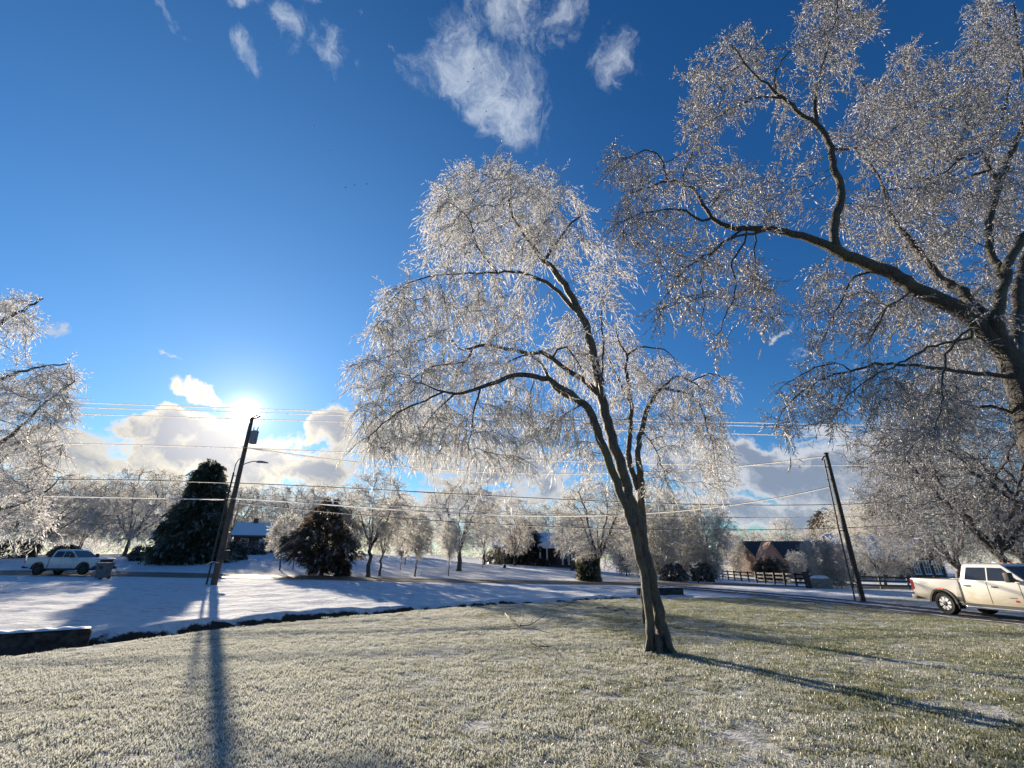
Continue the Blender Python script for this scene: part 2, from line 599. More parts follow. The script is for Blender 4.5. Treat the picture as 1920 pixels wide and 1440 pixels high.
def brick_mat(name, c1_, c2_, mortar):
    m_, nt, out = new_mat(name)
    tcn = nt.new('ShaderNodeTexCoord')
    sp = nt.new('ShaderNodeSeparateXYZ')
    nt.l.new(tcn.outputs['Object'], sp.inputs[0])
    cb = nt.new('ShaderNodeCombineXYZ')
    nt.l.new(nt.m('ADD', sp.outputs['X'], sp.outputs['Y']), cb.inputs['X'])
    nt.l.new(sp.outputs['Z'], cb.inputs['Y'])
    b = nt.new('ShaderNodeTexBrick')
    nt.l.new(cb.outputs[0], b.inputs['Vector'])
    nt.put(b.inputs['Color1'], c1_)
    nt.put(b.inputs['Color2'], c2_)
    nt.put(b.inputs['Mortar'], mortar)
    b.inputs['Scale'].default_value = 4.3
    b.inputs['Mortar Size'].default_value = 0.03
    p = pbsdf(nt, b.outputs[0], 0.85, 0.3, 0, bump(nt, b.outputs[1], -0.3, 0.01))
    nt.l.new(p.outputs[0], out.inputs[0])
    return m_


M['brick_red'] = brick_mat('red_brick', (0.20, 0.055, 0.045), (0.15, 0.045, 0.04), (0.2, 0.17, 0.15))
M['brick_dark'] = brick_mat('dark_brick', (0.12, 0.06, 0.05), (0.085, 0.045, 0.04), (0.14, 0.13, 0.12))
M['brick_sunlit'] = brick_mat('sunlit_orange_brick', (0.36, 0.17, 0.10), (0.28, 0.13, 0.08), (0.35, 0.31, 0.27))  # brick with the sunlight on the walls put into its colour
M['asphalt'] = road_mat('road_asphalt', (0.17, 0.13, 0.095), 0.4)  # tan base colour stands in for sun glare on wet asphalt
M['drive'] = road_mat('drive_asphalt', (0.050, 0.042, 0.045), 0.95)


def paint_mat(name, col, dirt, zlo, zhi, amt):
    """car paint with a film of road salt that thickens towards the sills"""
    m_, nt, out = new_mat(name)
    tcn = nt.new('ShaderNodeTexCoord')
    sp = nt.new('ShaderNodeSeparateXYZ')
    nt.l.new(tcn.outputs['Object'], sp.inputs[0])
    n_ = nt.noise(nt.mapping(tcn.outputs['Object'], (0.7, 1, 1.8)), 2.6, 6, 0.62, 0.5)
    h = nt.new('ShaderNodeMapRange')
    nt.l.new(sp.outputs['Z'], h.inputs[0])
    h.inputs[1].default_value = zlo
    h.inputs[2].default_value = zhi
    h.inputs[3].default_value = 1.0
    h.inputs[4].default_value = 0.0
    f = nt.m('MULTIPLY', nt.ss(nt.m('ADD', h.outputs[0], nt.m('MULTIPLY', nt.m('SUBTRACT', n_, 0.5), 1.1)), 0.15, 0.95), amt)
    c_ = nt.mix(f, col, dirt)
    p = pbsdf(nt, c_, nt.mix(f, 0.25, 0.6), 0.5, 0, None, 0.4)
    nt.l.new(p.outputs[0], out.inputs[0])
    return m_


M['truck_white'] = paint_mat('salted_white_paint', (0.78, 0.75, 0.70), (0.46, 0.39, 0.28), 0.4, 1.5, 0.95)
M['truck_silver'] = paint_mat('frosted_silver_paint', (0.52, 0.54, 0.58), (0.40, 0.40, 0.42), 0.4, 1.3, 0.6)


def blade_mat():
    m_, nt, out = new_mat('frosted_grass_blade')
    geo = nt.new('ShaderNodeNewGeometry')
    oi = nt.new('ShaderNodeObjectInfo')
    pos = oi.outputs['Location']
    wp = geo.outputs['Position']
    tip = nt.new('ShaderNodeAttribute')
    tip.attribute_name = 'tip'
    n1 = nt.noise(wp, 0.45, 4, 0.6)
    n2 = nt.noise(wp, 3.2, 4, 0.65)
    sp = nt.new('ShaderNodeSeparateXYZ')
    nt.l.new(wp, sp.inputs[0])
    # the blades are whiter on the left of the lawn than on the right
    side = nt.ss(sp.outputs['X'], 9.0, -9.0)
    fr = nt.m('ADD', nt.m('MULTIPLY', n1, 0.55), nt.m('ADD', nt.m('MULTIPLY', n2, 0.65), nt.m('MULTIPLY', side, 0.28)))
    frost = nt.ss(fr, 0.53, 0.80)
    green = nt.mix(oi.outputs['Random'], (0.11, 0.14, 0.024), (0.25, 0.235, 0.07))
    ftip = nt.m('MULTIPLY', nt.m('ADD', 0.18, nt.m('MULTIPLY', frost, 0.72)), nt.ss(tip.outputs['Fac'], -0.15, 0.85))
    c_ = nt.mix(ftip, green, (0.80, 0.79, 0.75))
    dif = nt.new('ShaderNodeBsdfDiffuse')
    nt.put(dif.inputs[0], c_)
    tr = nt.new('ShaderNodeBsdfTranslucent')
    nt.put(tr.inputs[0], c_)
    gs = nt.new('ShaderNodeBsdfGlossy')
    nt.put(gs.inputs['Roughness'], 0.42)
    nt.put(gs.inputs['Color'], (0.9, 0.9, 0.9))
    m1 = nt.new('ShaderNodeMixShader')
    m1.inputs[0].default_value = 0.5
    nt.l.new(dif.outputs[0], m1.inputs[1])
    nt.l.new(tr.outputs[0], m1.inputs[2])
    m2 = nt.new('ShaderNodeMixShader')
    m2.inputs[0].default_value = 0.07
    nt.l.new(m1.outputs[0], m2.inputs[1])
    nt.l.new(gs.outputs[0], m2.inputs[2])
    nt.l.new(m2.outputs[0], out.inputs[0])
    return m_


M['blade'] = blade_mat()

# ------------------------------------------------------------------ terrain
TX = np.array([-400, -60, -40, -20, -10, 5, 20, 35, 60, 400.0])
TY = np.array([-40, 0, 12, 20, 30, 41, 46, 55, 75, 100, 200, 700.0])
TZ = np.array([
    [0, 0, 0, 0, 0, 0, -.05, -.2, -.3, -.3],
    [0, 0, 0, 0, 0, 0, -.05, -.2, -.3, -.3],
    [.1, .1, .05, 0, 0, 0, -.10, -.3, -.4, -.4],
    [.35, .35, .25, .1, .03, 0, -.30, -.5, -.6, -.6],
    [.55, .55, .5, .3, .15, 0, -.22, -.55, -.7, -.7],
    [.8, .8, .75, .45, .25, 0, -.15, -.62, -.8, -.8],
    [1.0, 1.0, .95, .55, .3, .05, -.2, -.72, -.85, -.85],
    [1.9, 1.9, 1.8, 1.2, .6, .3, -.25, -.85, -.9, -.9],
    [2.8, 2.8, 3.0, 2.6, 1.6, 1.0, -.5, -.8, -.8, -.8],
    [3.2, 3.2, 3.4, 3.0, 2.0, 1.5, -.5, -.6, -.5, -.5],
    [4, 4, 4, 3.5, 2.5, 2, 0, 0, 0, 0],
    [6, 6, 6, 5, 4, 3, 1, 1, 1, 1]])


def bil(x, y):
    x = np.clip(x, TX[0], TX[-1] - 1e-6)
    y = np.clip(y, TY[0], TY[-1] - 1e-6)
    i = np.clip(np.searchsorted(TX, x, side='right') - 1, 0, len(TX) - 2)
    j = np.clip(np.searchsorted(TY, y, side='right') - 1, 0, len(TY) - 2)
    a = (x - TX[i]) / (TX[i + 1] - TX[i])
    b = (y - TY[j]) / (TY[j + 1] - TY[j])
    return TZ[j, i] * (1 - a) * (1 - b) + TZ[j, i + 1] * a * (1 - b) + TZ[j + 1, i] * (1 - a) * b + TZ[j + 1, i + 1] * a * b


def base_z(x, y):
    x, y = np.asarray(x, float), np.asarray(y, float)
    s = np.clip(0.08 * y, 0.5, 6)
    r = bil(x, y) * 2
    for dx, dy in ((1, 0), (-1, 0), (0, 1), (0, -1), (.7, .7), (-.7, .7), (.7, -.7), (-.7, -.7)):
        r = r + bil(x + dx * s, y + dy * s)
    return r / 10


lip_px = [(-260, 1262), (-120, 1246), (0, 1231), (200, 1205), (400, 1180), (640, 1157), (850, 1140), (1000, 1131), (1180, 1121), (1280, 1118.5)]
_lx, _ly = [], []
for a_, b_ in lip_px:
    d_ = pix_dir(a_, b_)
    k_ = -CAMH / d_.z
    _lx.append(d_.x * k_)
    _ly.append(d_.y * k_)
LX, LY = np.array(_lx), np.array(_ly)


def lip_d(x, y):
    """metres beyond the lawn's far lip (negative on the lawn)"""
    yl = np.interp(x, LX, LY)
    yl = np.where(x > LX[-1], LY[-1] + (x - LX[-1]) * 0.3, yl)
    yl = np.where(x < LX[0], LY[0] + (x - LX[0]) * 0.25, yl)
    sl_ = np.interp(x, LX, np.gradient(LY, LX))
    return (y - yl) * np.cos(np.arctan(sl_))


CD = np.array([-0.15, 0.0, 0.35, 0.8, 1.5, 1.9, 2.25, 3.2])
CZ = np.array([0, -0.03, -0.3, -0.62, -0.68, -0.30, 0.0, 0.0])


def carve(x, y):
    d = lip_d(x, y) + 0.18 * np.sin(x * 1.7) * np.clip(lip_d(x, y) - 0.9, 0, 1) + 0.10 * np.sin(x * 4.1 + 1) * np.clip(lip_d(x, y) - 0.9, 0, 1)
    k = np.clip((10.6 - x) / 1.2, 0, 1)
    return np.interp(d, CD, CZ) * k, d, k


DRV = [(19.0, -2), (19.4, 8), (19.35, 17), (19.2, 21.5), (17.2, 29), (14.2, 35), (11.5, 41.5)]


def poly_dist(x, y, pl):
    best = np.full(np.shape(x), 1e9)
    for (ax, ay), (bx, by) in zip(pl[:-1], pl[1:]):
        dx, dy = bx - ax, by - ay
        t = np.clip(((x - ax) * dx + (y - ay) * dy) / (dx * dx + dy * dy), 0, 1)
        best = np.minimum(best, np.hypot(x - ax - t * dx, y - ay - t * dy))
    return best


def terr(x, y):
    x, y = np.asarray(x, float), np.asarray(y, float)
    c, d, k = carve(x, y)
    z = base_z(x, y) + c
    bank = np.clip(d / 2.5, 0, 1) * np.clip((39.5 - y) / 3, 0, 1) * np.clip((poly_dist(x, y, DRV) - 2.2) / 2, 0, 1)
    lump = 0.045 * (np.sin(x * 1.3 + y * 0.7) * np.sin(y * 1.9 - x * 0.4) + np.sin(x * 2.9 + 2) * np.sin(y * 3.1 + x)) + 0.05 * np.sin(x * 0.5 + 1) * np.sin(y * 0.9)
    return z + lump * bank


def tz(x, y):
    return float(terr(np.array([x]), np.array([y]))[0])


def G(px, py, y0=20.0):
    """ground point seen at a photo pixel"""
    d = pix_dir(px, py)
    y = y0
    ys = np.linspace(4, 160, 1600)
    xs = d.x / d.y * ys
    zs = CAMH + d.z / d.y * ys
    hit = np.where(zs <= terr(xs, ys))[0]
    y = ys[hit[0]] if len(hit) else 100
    x = d.x / d.y * y
    return Vector((x, y, tz(x, y)))


def axis(lo, d0, d1, hi, step, coarse):
    a = list(np.arange(d0, d1 + 1e-6, step))
    q, s = d1, step
    while q < hi:
        s *= coarse
        q += s
        a.append(q)
    q, s = d0, step
    pre = []
    while q > lo:
        s *= coarse
        q -= s
        pre.append(q)
    return np.array(pre[::-1] + a)


gx = axis(-420, -24, 22, 420, 0.3, 1.1)
gy = axis(-40, 5, 33, 700, 0.2, 1.08)
XX, YY = np.meshgrid(gx, gy)
ZZ = terr(XX, YY)
nx, ny = len(gx), len(gy)
idx = np.arange(nx * ny).reshape(ny, nx)
quads = np.stack([idx[:-1, :-1], idx[:-1, 1:], idx[1:, 1:], idx[1:, :-1]], -1).reshape(-1, 4)
M['ground'] = ground_mat()
me = np_mesh('ground', np.stack([XX, YY, ZZ], -1).reshape(-1, 3), [(quads, 0)], [M['ground']], True)
_, dd, kk = carve(XX, YY)
lawn_v = np.where(dd < 0.1, 1.0, 0.0)
drd = poly_dist(XX, YY, DRV)
rightside = np.clip((XX - 17.3) / 0.5, 0, 1) * np.clip((30 - YY) / 6, 0, 1)
far_green = np.exp(-(((XX - 19.5) / 5) ** 2 + ((YY - 26.0) / 2.2) ** 2))
edge = np.clip((dd + 1.5) / 1.5, 0, 1) * np.clip((XX - 8) / 3, 0, 1) * 0.25
lawn_v = np.where((XX > 10) & (dd > -1.5), np.clip(lawn_v - edge, 0, 1), lawn_v)
lawn_v = np.maximum(lawn_v * np.where(XX > 19, 0.55, 1), far_green * 0.95)
soil_v = np.interp(dd, [0.0, 0.3, 1.0, 1.7, 2.05, 2.3], [0.0, 0.9, 1.0, 0.95, 0.62, 0.0]) * kk
for nm, arr in (('lawn', lawn_v), ('soil', soil_v)):
    at = me.attributes.new(nm, 'FLOAT', 'POINT')
    at.data.foreach_set('value', arr.ravel().astype(np.float32))
ground = tag(link_mesh('ground', me), kind='structure')


def strip(name, mat, center, half, lift, n_across=9, step=0.6, track=None):
    pts = [Vector((x, y, 0)) for x, y in center]
    dense = []
    for a, b in zip(pts[:-1], pts[1:]):
        n = max(1, int((b - a).length / step))
        dense += [a.lerp(b, i / n) for i in range(n)]
    dense.append(pts[-1])
    for _ in range(6):
        dense = [dense[0]] + [(dense[i - 1] + dense[i] * 2 + dense[i + 1]) / 4 for i in range(1, len(dense) - 1)] + [dense[-1]]
    V, T = [], []
    for i, p in enumerate(dense):
        t = (dense[min(i + 1, len(dense) - 1)] - dense[max(i - 1, 0)]).normalized()
        nrm = Vector((-t.y, t.x, 0))
        for k in range(n_across):
            s = -1 + 2 * k / (n_across - 1)
            wob = 0.12 * math.sin(i * 0.9 + s * 3) + 0.1 * math.sin(i * 0.37) if abs(s) > 0.99 else 0
            q = p + nrm * (s * half + wob)
            V.append((q.x, q.y, tz(q.x, q.y) + lift))
            T.append(track(s) if track else 0.0)
    n = n_across
    Fq = [(i * n + k, i * n + k + 1, (i + 1) * n + k + 1, (i + 1) * n + k) for i in range(len(dense) - 1) for k in range(n - 1)]
    me_ = np_mesh(name, np.array(V), [(np.array(Fq), 0)], [mat], True)
    at_ = me_.attributes.new('track', 'FLOAT', 'POINT')
    at_.data.foreach_set('value', np.array(T, dtype=np.float32))
    return tag(link_mesh(name, me_), kind='structure')


strip('road', M['asphalt'], [(-120, 43.0), (-60, 42.7), (-20, 42.7), (8, 43.2), (22, 45.5), (40, 52), (70, 62)], 2.4, 0.035, 9, 1.0,
      lambda s: 0.0 if abs(s) < 0.8 else 0.6)
strip('driveway', M['drive'], DRV, 1.85, 0.03, 13, 0.4,
      lambda s: 0.9 if abs(s) > 0.9 else (0.62 if abs(s) < 0.22 else (0.12 if abs(abs(s) - 0.5) < 0.25 else 0.45)))

# ------------------------------------------------------------------ tree engine
class Skel:
    def __init__(self):
        self.p, self.par, self.r, self.px, self.wf = [], [], [], [], 1.0

    def add(self, p, par, r, px=None):
        self.p.append(np.array(p, float))
        self.par.append(par)
        self.r.append(r)
        self.px.append(px)
        return len(self.p) - 1

    def trace(self, pts, y0=None, dy=0.0, step=0.22, wob=0.02, ground=False):
        """pts: (photo x, photo y, width px); y0 = distance, dy = change of distance to the tip"""
        if self.p and y0 is None:
            q = np.array([a if a is not None else (1e9, 1e9) for a in self.px])
            par = int(np.argmin(((q - np.array(pts[0][:2])) ** 2).sum(1)))
            y0 = self.p[par][1]
            first = False
        else:
            par = -1
            first = True
        n = len(pts)
        P3 = []
        for i, (a, b, w) in enumerate(pts):
            Yv = y0 + dy * (i / max(1, n - 1)) ** 0.8
            v = np.array(P(a, b, Yv))
            dpt = Yv / pix_dir(a, b).y
            P3.append((v, 0.5 * w * self.wf * dpt / F, (a, b)))
        if not first:
            P3[0] = (self.p[par].copy(), P3[0][1], P3[0][2])
        last = par
        for i in range(n - 1):
            p0 = P3[max(i - 1, 0)][0]
            p1, r1, x1 = P3[i]
            p2, r2, x2 = P3[i + 1]
            p3 = P3[min(i + 2, n - 1)][0]
            L = np.linalg.norm(p2 - p1)
            m_ = max(1, int(round(L / step)))
            for k in range(m_):
                t = k / m_
                if i == 0 and k == 0 and not first:
                    continue
                q = 0.5 * ((2 * p1) + (-p0 + p2) * t + (2 * p0 - 5 * p1 + 4 * p2 - p3) * t * t + (-p0 + 3 * p1 - 3 * p2 + p3) * t ** 3)
                rr = r1 * (1 - t) + r2 * t
                q = q + rng.normal(0, wob, 3) * (0 if (i == 0 and k == 0) else 1)
                last = self.add(q, last, rr, (x1[0] * (1 - t) + x2[0] * t, x1[1] * (1 - t) + x2[1] * t))
        p2, r2, x2 = P3[-1]
        return self.add(p2, last, r2, x2)


def grow(sk, A, step=0.22, infl=3.0, kill=0.35, iters=90, trop=(0, 0, 0.0), jit=0.25):
    A = np.asarray(A, float)
    pos = np.array(sk.p)
    par = list(sk.par)
    nchild = np.bincount([p for p in par if p >= 0], minlength=len(pos)).tolist()
    near = np.zeros(len(A), int)
    dist = np.full(len(A), 1e9)
    for s in range(0, len(pos), 400):
        d = np.linalg.norm(A[:, None] - pos[None, s:s + 400], axis=2)
        j = d.argmin(1)
        dm = d[np.arange(len(A)), j]
        upd = dm < dist
        near[upd] = j[upd] + s
        dist[upd] = dm[upd]
    plist = [p for p in pos]
    trop = np.array(trop)
    for it in range(iters):
        act = dist < infl
        if not act.any():
            break
        nd = near[act]
        vec = A[act] - np.array(plist)[nd]
        vec /= np.linalg.norm(vec, axis=1)[:, None] + 1e-9
        u, inv = np.unique(nd, return_inverse=True)
        S = np.zeros((len(u), 3))
        np.add.at(S, inv, vec)
        S /= np.linalg.norm(S, axis=1)[:, None] + 1e-9
        S += trop + rng.normal(0, jit, S.shape)
        S /= np.linalg.norm(S, axis=1)[:, None] + 1e-9
        ok = np.array([nchild[i] < 4 for i in u])
        base = np.array(plist)[u]
        newp = (base + S * step * rng.uniform(0.8, 1.2, (len(u), 1)))[ok]
        pu = u[ok]
        if len(newp) == 0:
            break
        i0 = len(plist)
        for q, pp in zip(newp, pu):
            plist.append(q)
            par.append(int(pp))
            nchild.append(0)
            nchild[pp] += 1
        d = np.linalg.norm(A[:, None] - newp[None], axis=2)
        j = d.argmin(1)
        dm = d[np.arange(len(A)), j]
        upd = dm < dist
        near[upd] = j[upd] + i0
        dist[upd] = dm[upd]
        keep = dist > kill
        # drop attractors whose node is saturated
        keep &= ~np.array([nchild[i] >= 4 for i in near])
        A, near, dist = A[keep], near[keep], dist[keep]
        if len(A) == 0:
            break
    return np.array(plist), np.array(par)


def radii(pos, par, rtr, tip=0.006, e=2.1):
    n = len(pos)
    acc = np.zeros(n)
    kids = np.bincount(par[par >= 0], minlength=n)
    r = np.zeros(n)
    for i in range(n - 1, -1, -1):
        r[i] = tip if kids[i] == 0 else acc[i] ** (1 / e)
        if i < len(rtr):
            r[i] = rtr[i]
        if par[i] >= 0:
            acc[par[i]] += r[i] ** e
    for i in range(n):
        if par[i] >= 0 and i >= len(rtr):
            r[i] = min(r[i], r[par[i]] * 0.85 if par[i] < len(rtr) else r[par[i]])
    return r


def tubes(pos, par, r, sel, sides):
    """tubes for the edges (parent -> node) picked by sel; each run shares rings"""
    n = len(pos)
    d = np.zeros((n, 3))
    has = par >= 0
    d[has] = pos[has] - pos[par[has]]
    kids_first = np.full(n, -1)
    # main child = thickest
    order = np.argsort(r)
    for i in order:
        if par[i] >= 0:
            kids_first[par[i]] = i
    for i in np.where(~has)[0]:
        c = kids_first[i]
        d[i] = pos[c] - pos[i] if c >= 0 else (0, 0, 1)
    d /= np.linalg.norm(d, axis=1)[:, None] + 1e-9
    # average the direction with the main child's for smoother bends
    dm = d.copy()
    k = kids_first >= 0
    dm[k] = d[k] + d[kids_first[k]]
    dm /= np.linalg.norm(dm, axis=1)[:, None] + 1e-9
    e = np.where(sel & has)[0]
    main = kids_first[par[e]] == e

    def frame(dr):
        ref = np.tile(np.array([0.29, 0.93, 0.21]), (len(dr), 1))
        bad = np.abs((dr * ref).sum(1)) > 0.97
        ref[bad] = (0.9, 0.1, 0.4)
        a = np.cross(dr, ref)
        a /= np.linalg.norm(a, axis=1)[:, None] + 1e-9
        return a, np.cross(dr, a)
    sd = np.where(main[:, None], dm[par[e]], d[e])
    sr = np.where(main, r[par[e]], np.minimum(r[par[e]], r[e] * 1.15))
    ed, er = dm[e], r[e]
    ang = np.arange(sides) * 2 * math.pi / sides
    V = []
    for c, dr, rr in ((pos[par[e]], sd, sr), (pos[e], ed, er)):
        a, b = frame(dr)
        ring = c[:, None] + rr[:, None, None] * (a[:, None] * np.cos(ang)[None, :, None] + b[:, None] * np.sin(ang)[None, :, None])
        V.append(ring)
    V = np.stack(V, 1).reshape(-1, 3)
    b0 = np.arange(len(e)) * sides * 2
    q = []
    for k_ in range(sides):
        k2 = (k_ + 1) % sides
        q.append(np.stack([b0 + k_, b0 + k2, b0 + sides + k2, b0 + sides + k_], 1))
    return V, np.concatenate(q)


def make_sprig(L=0.5, n_side=8, stem_r=0.006, tw_len=(0.07, 0.18), tw_r=(0.008, 0.015), seg=3, spread=1.0):
    """a twig along +x with iced twiglets; returns verts, stem quads, ice tris"""
    V, Q, T = [], [], []
    pts = [np.array([L * i / seg, rng.normal(0, 0.02 * L) * (i > 0), rng.normal(0, 0.02 * L) * (i > 0)]) for i in range(seg + 1)]
    for i, p in enumerate(pts):
        rr = stem_r * (1 - 0.6 * i / seg)
        for k in range(3):
            V.append(p + np.array([0, math.cos(k * 2.094) * rr, math.sin(k * 2.094) * rr]))
    for i in range(seg):
        for k in range(3):
            k2 = (k + 1) % 3
            Q.append((i * 3 + k, i * 3 + k2, i * 3 + 3 + k2, i * 3 + 3 + k))
    for j in range(n_side):
        t = (j + rng.uniform(0.2, 0.9)) / n_side
        c = pts[min(seg, int(t * seg))] * (1 - (t * seg) % 1) + pts[min(seg, int(t * seg) + 1)] * ((t * seg) % 1)
        ph = rng.uniform(0, 6.283)
        op = rng.uniform(0.35, 1.0) * spread
        dr = np.array([math.cos(op), math.sin(op) * math.cos(ph), math.sin(op) * math.sin(ph)])
        l = tw_len[0] * 0.7 + (tw_len[1] * 1.2 - tw_len[0] * 0.7) * rng.uniform() ** 1.8
        rr = rng.uniform(*tw_r)
        a = np.cross(dr, [0.3, 0.2, 0.9])
        a /= np.linalg.norm(a)
        b = np.cross(dr, a)
        i0 = len(V)
        V.append(c)
        mid = c + dr * l * rng.uniform(0.35, 0.6)
        for k in range(3):
            V.append(mid + (a * math.cos(k * 2.094) + b * math.sin(k * 2.094)) * rr)
        V.append(c + dr * l)
        for k in range(3):
            k2 = (k + 1) % 3
            T.append((i0, i0 + 1 + k, i0 + 1 + k2))
            T.append((i0 + 4, i0 + 1 + k2, i0 + 1 + k))
    return np.array(V), np.array(Q), np.array(T)


def stamp(stamps, pos, dirs, scale, droop):
    """bake many stamps (verts, quads, tris) at pos along dirs; droop bends them down"""
    VV, QQ, TT = [], [], []
    off = 0
    pick = rng.integers(0, len(stamps), len(pos))
    for s, (sv, sq, st) in enumerate(stamps):
        m_ = np.where(pick == s)[0]
        if len(m_) == 0:
            continue
        d = dirs[m_]
        up = rng.normal(0, 1, (len(m_), 3))
        y = np.cross(d, up)
        y /= np.linalg.norm(y, axis=1)[:, None] + 1e-9
        z = np.cross(d, y)
        v = sv[None] * scale[m_][:, None, None]
        w = v[..., 0:1] * d[:, None] + v[..., 1:2] * y[:, None] + v[..., 2:3] * z[:, None]
        s2 = (v[..., 0] ** 2)
        w[..., 2] -= s2 * droop[m_][:, None] / (scale[m_][:, None] + 1e-9)
        w += pos[m_][:, None]
        n = len(sv)
        b = off + np.arange(len(m_)) * n
        if len(sq):
            QQ.append((b[:, None, None] + sq[None]).reshape(-1, 4))
        if len(st):
            TT.append((b[:, None, None] + st[None]).reshape(-1, 3))
        VV.append(w.reshape(-1, 3))
        off += len(m_) * n
    return np.concatenate(VV), (np.concatenate(QQ) if QQ else np.zeros((0, 4), int)), (np.concatenate(TT) if TT else np.zeros((0, 3), int))


def unit(v):
    return v / (np.linalg.norm(v, axis=1)[:, None] + 1e-9)


def sprig_sites(pos, par, r, thr, n, outw=0.5, rnd=0.8, down=0.25, guard=None):
    e = np.where((par >= 0) & (r < thr))[0]
    w = 1.0 / (r[e] + 0.01)
    pk = rng.choice(e, n, p=w / w.sum())
    t = rng.uniform(0, 1, (n, 1))
    p = pos[pk] * t + pos[par[pk]] * (1 - t)
    d = unit(pos[pk] - pos[par[pk]])
    dr = unit(d * outw + unit(rng.normal(0, 1, (n, 3))) * rnd + np.array([0, 0, -down]))
    return p, dr


def tree_objects(name, pos, par, r, stamps, n_sprig, root_loc, mats, trunk_r=0.05, thr=0.02, scale=(0.7, 1.3), droop=(0.3, 1.1),
                 outw=0.8, rnd=0.65, down=0.25, sides=(10, 5, 3), label=None, group=None, cat='tree'):
    """trunk (thick wood), branches (thin wood), crown (iced twigs) under one Empty"""
    root = empty(name, root_loc, 0, label, cat, group)
    off = np.array(root_loc)
    pp = pos - off
    V, Q = tubes(pp, par, r, r >= trunk_r, sides[0])
    me_ = np_mesh('trunk', V, [(Q, 0)], [mats[0]], True)
    link_mesh('trunk', me_, root)
    V, Q = tubes(pp, par, r, (r < trunk_r) & (r >= 0.17 * trunk_r), sides[1])
    if len(Q):
        tag(link_mesh('branches', np_mesh('branches', V, [(Q, 0)], [mats[0]], True), root), kind='stuff')
    V1, Q1 = tubes(pp, par, r, r < 0.17 * trunk_r, sides[2])
    sp_, sd_ = sprig_sites(pp, par, r, thr, n_sprig, outw, rnd, down)
    V2, Q2, T2 = stamp(stamps, sp_, sd_, rng.uniform(*scale, n_sprig), rng.uniform(*droop, n_sprig))
    o = len(V1)
    me_ = np_mesh('crown', np.concatenate([V1, V2]), [(Q1, 0), (Q2 + o, 0), (T2 + o, 1)], [mats[1], mats[2]])
    link_mesh('crown', me_, root)
    return root


def blobs(lst, n_per=1.0, tight=(0.35, 0.85)):
    out = []
    for cx, cy_, rx, ry, Yc, dY, n in lst:
        n = int(n * n_per)
        a = rng.uniform(0, 6.2832, n)
        q = np.sqrt(rng.uniform(0, 1, n))
        x, y = cx + rx * q * np.cos(a), cy_ + ry * q * np.sin(a)
        # twigs gather in clumps with gaps between them
        kc = max(2, n // 16)
        own = rng.integers(0, kc, n)
        f = rng.uniform(*tight, n) * (rng.uniform(0, 1, n) < 0.8)
        x, y = x * (1 - f) + x[own] * f, y * (1 - f) + y[own] * f
        Yv = Yc + dY * rng.uniform(-1, 1, n) * np.sqrt(1 - 0.7 * q * q)
        out += [P(x[i], y[i], Yv[i]) for i in range(n)]
    return np.array(out)


SPRIG = [make_sprig(0.5, 8, 0.0055, (0.09, 0.21), (0.0075, 0.0135), 2) for _ in range(14)]
SPRIG_R = [make_sprig(0.42, 8, 0.0055, (0.07, 0.19), (0.0085, 0.0150), 2) for _ in range(14)]
SPRIG_FAR = [make_sprig(1.1, 9, 0.016, (0.25, 0.6), (0.024, 0.044), 2) for _ in range(10)]

# --- leaning tree in the middle of the lawn
t = Skel()
t.wf = 0.60
t.trace([(1247, 1226, 54), (1242, 1195, 42), (1223, 1100, 34), (1197, 980, 32), (1165, 880, 34), (1137, 790, 31), (1120, 700, 27), (1105, 630, 24), (1080, 570, 22),
         (1050, 525, 20), (1022, 490, 17), (1000, 465, 12), (985, 445, 10), (960, 405, 8), (957, 370, 6), (962, 330, 4)], 11.5, 0.3)
t.trace([(1223, 1218, 30), (1212, 1110, 25), (1187, 990, 25), (1162, 920, 26), (1130, 840, 27), (1111, 780, 26), (1084, 748, 23), (1060, 732, 19), (1030, 713, 17),
         (1000, 705, 16), (970, 702, 15), (935, 715, 14), (900, 724, 12), (880, 733, 10), (852, 739, 9), (833, 735, 7), (806, 725, 5), (779, 718, 4)], 11.45, -0.9)
t.trace([(833, 735, 7), (810, 745, 6), (783, 756, 6), (743, 775, 5), (706, 804, 4), (689, 829, 3)], None, -0.5)
t.trace([(1117, 740, 20), (1090, 713, 17), (1062, 691, 15), (1035, 672, 14), (1014, 660, 13), (992, 663, 12), (965, 658, 11), (932, 649, 11), (911, 645, 10), (900, 650, 10),
         (887, 654, 8), (868, 654, 7), (847, 643, 6), (820, 634, 5), (795, 637, 5), (768, 647, 4), (718, 672, 3.5), (677, 681, 3), (648, 689, 2)], None, 0.9)
t.trace([(887, 654, 9), (881, 668, 7), (870, 679, 6), (845, 681, 6), (822, 686, 5), (800, 693, 4), (781, 706, 3.5), (756, 725, 3), (745, 737, 2)], None, -0.5)
t.trace([(1084, 748, 16), (1060, 742, 13), (1035, 721, 12), (1022, 694, 11), (1008, 677, 9), (985, 665, 6), (950, 680, 4)], None, 1.2)
t.trace([(1085, 598, 20), (1060, 560, 14), (1038, 539, 12), (1010, 522, 11), (984, 513, 9), (933, 511, 7), (883, 513, 6), (835, 516, 5), (775, 527, 4), (740, 557, 3), (705, 600, 2)], None, -0.8)
t.trace([(933, 511, 7), (915, 488, 7), (895, 464, 6), (889, 440, 5), (877, 404, 4), (853, 386, 3)], None, -0.6)
t.trace([(1022, 490, 14), (1040, 460, 9), (1065, 425, 7), (1088, 405, 5)], None, 0.6)
t.trace([(1000, 465, 8), (1020, 420, 6), (1045, 385, 4), (1060, 350, 3)], None, 1.2)
t.trace([(1030, 678, 8), (1045, 655, 7), (1060, 650, 6), (1075, 665, 5), (1090, 690, 3)], None, -0.6)
t.trace([(900, 728, 7), (893, 760, 6), (885, 800, 4), (878, 830, 3)], None, -0.3)
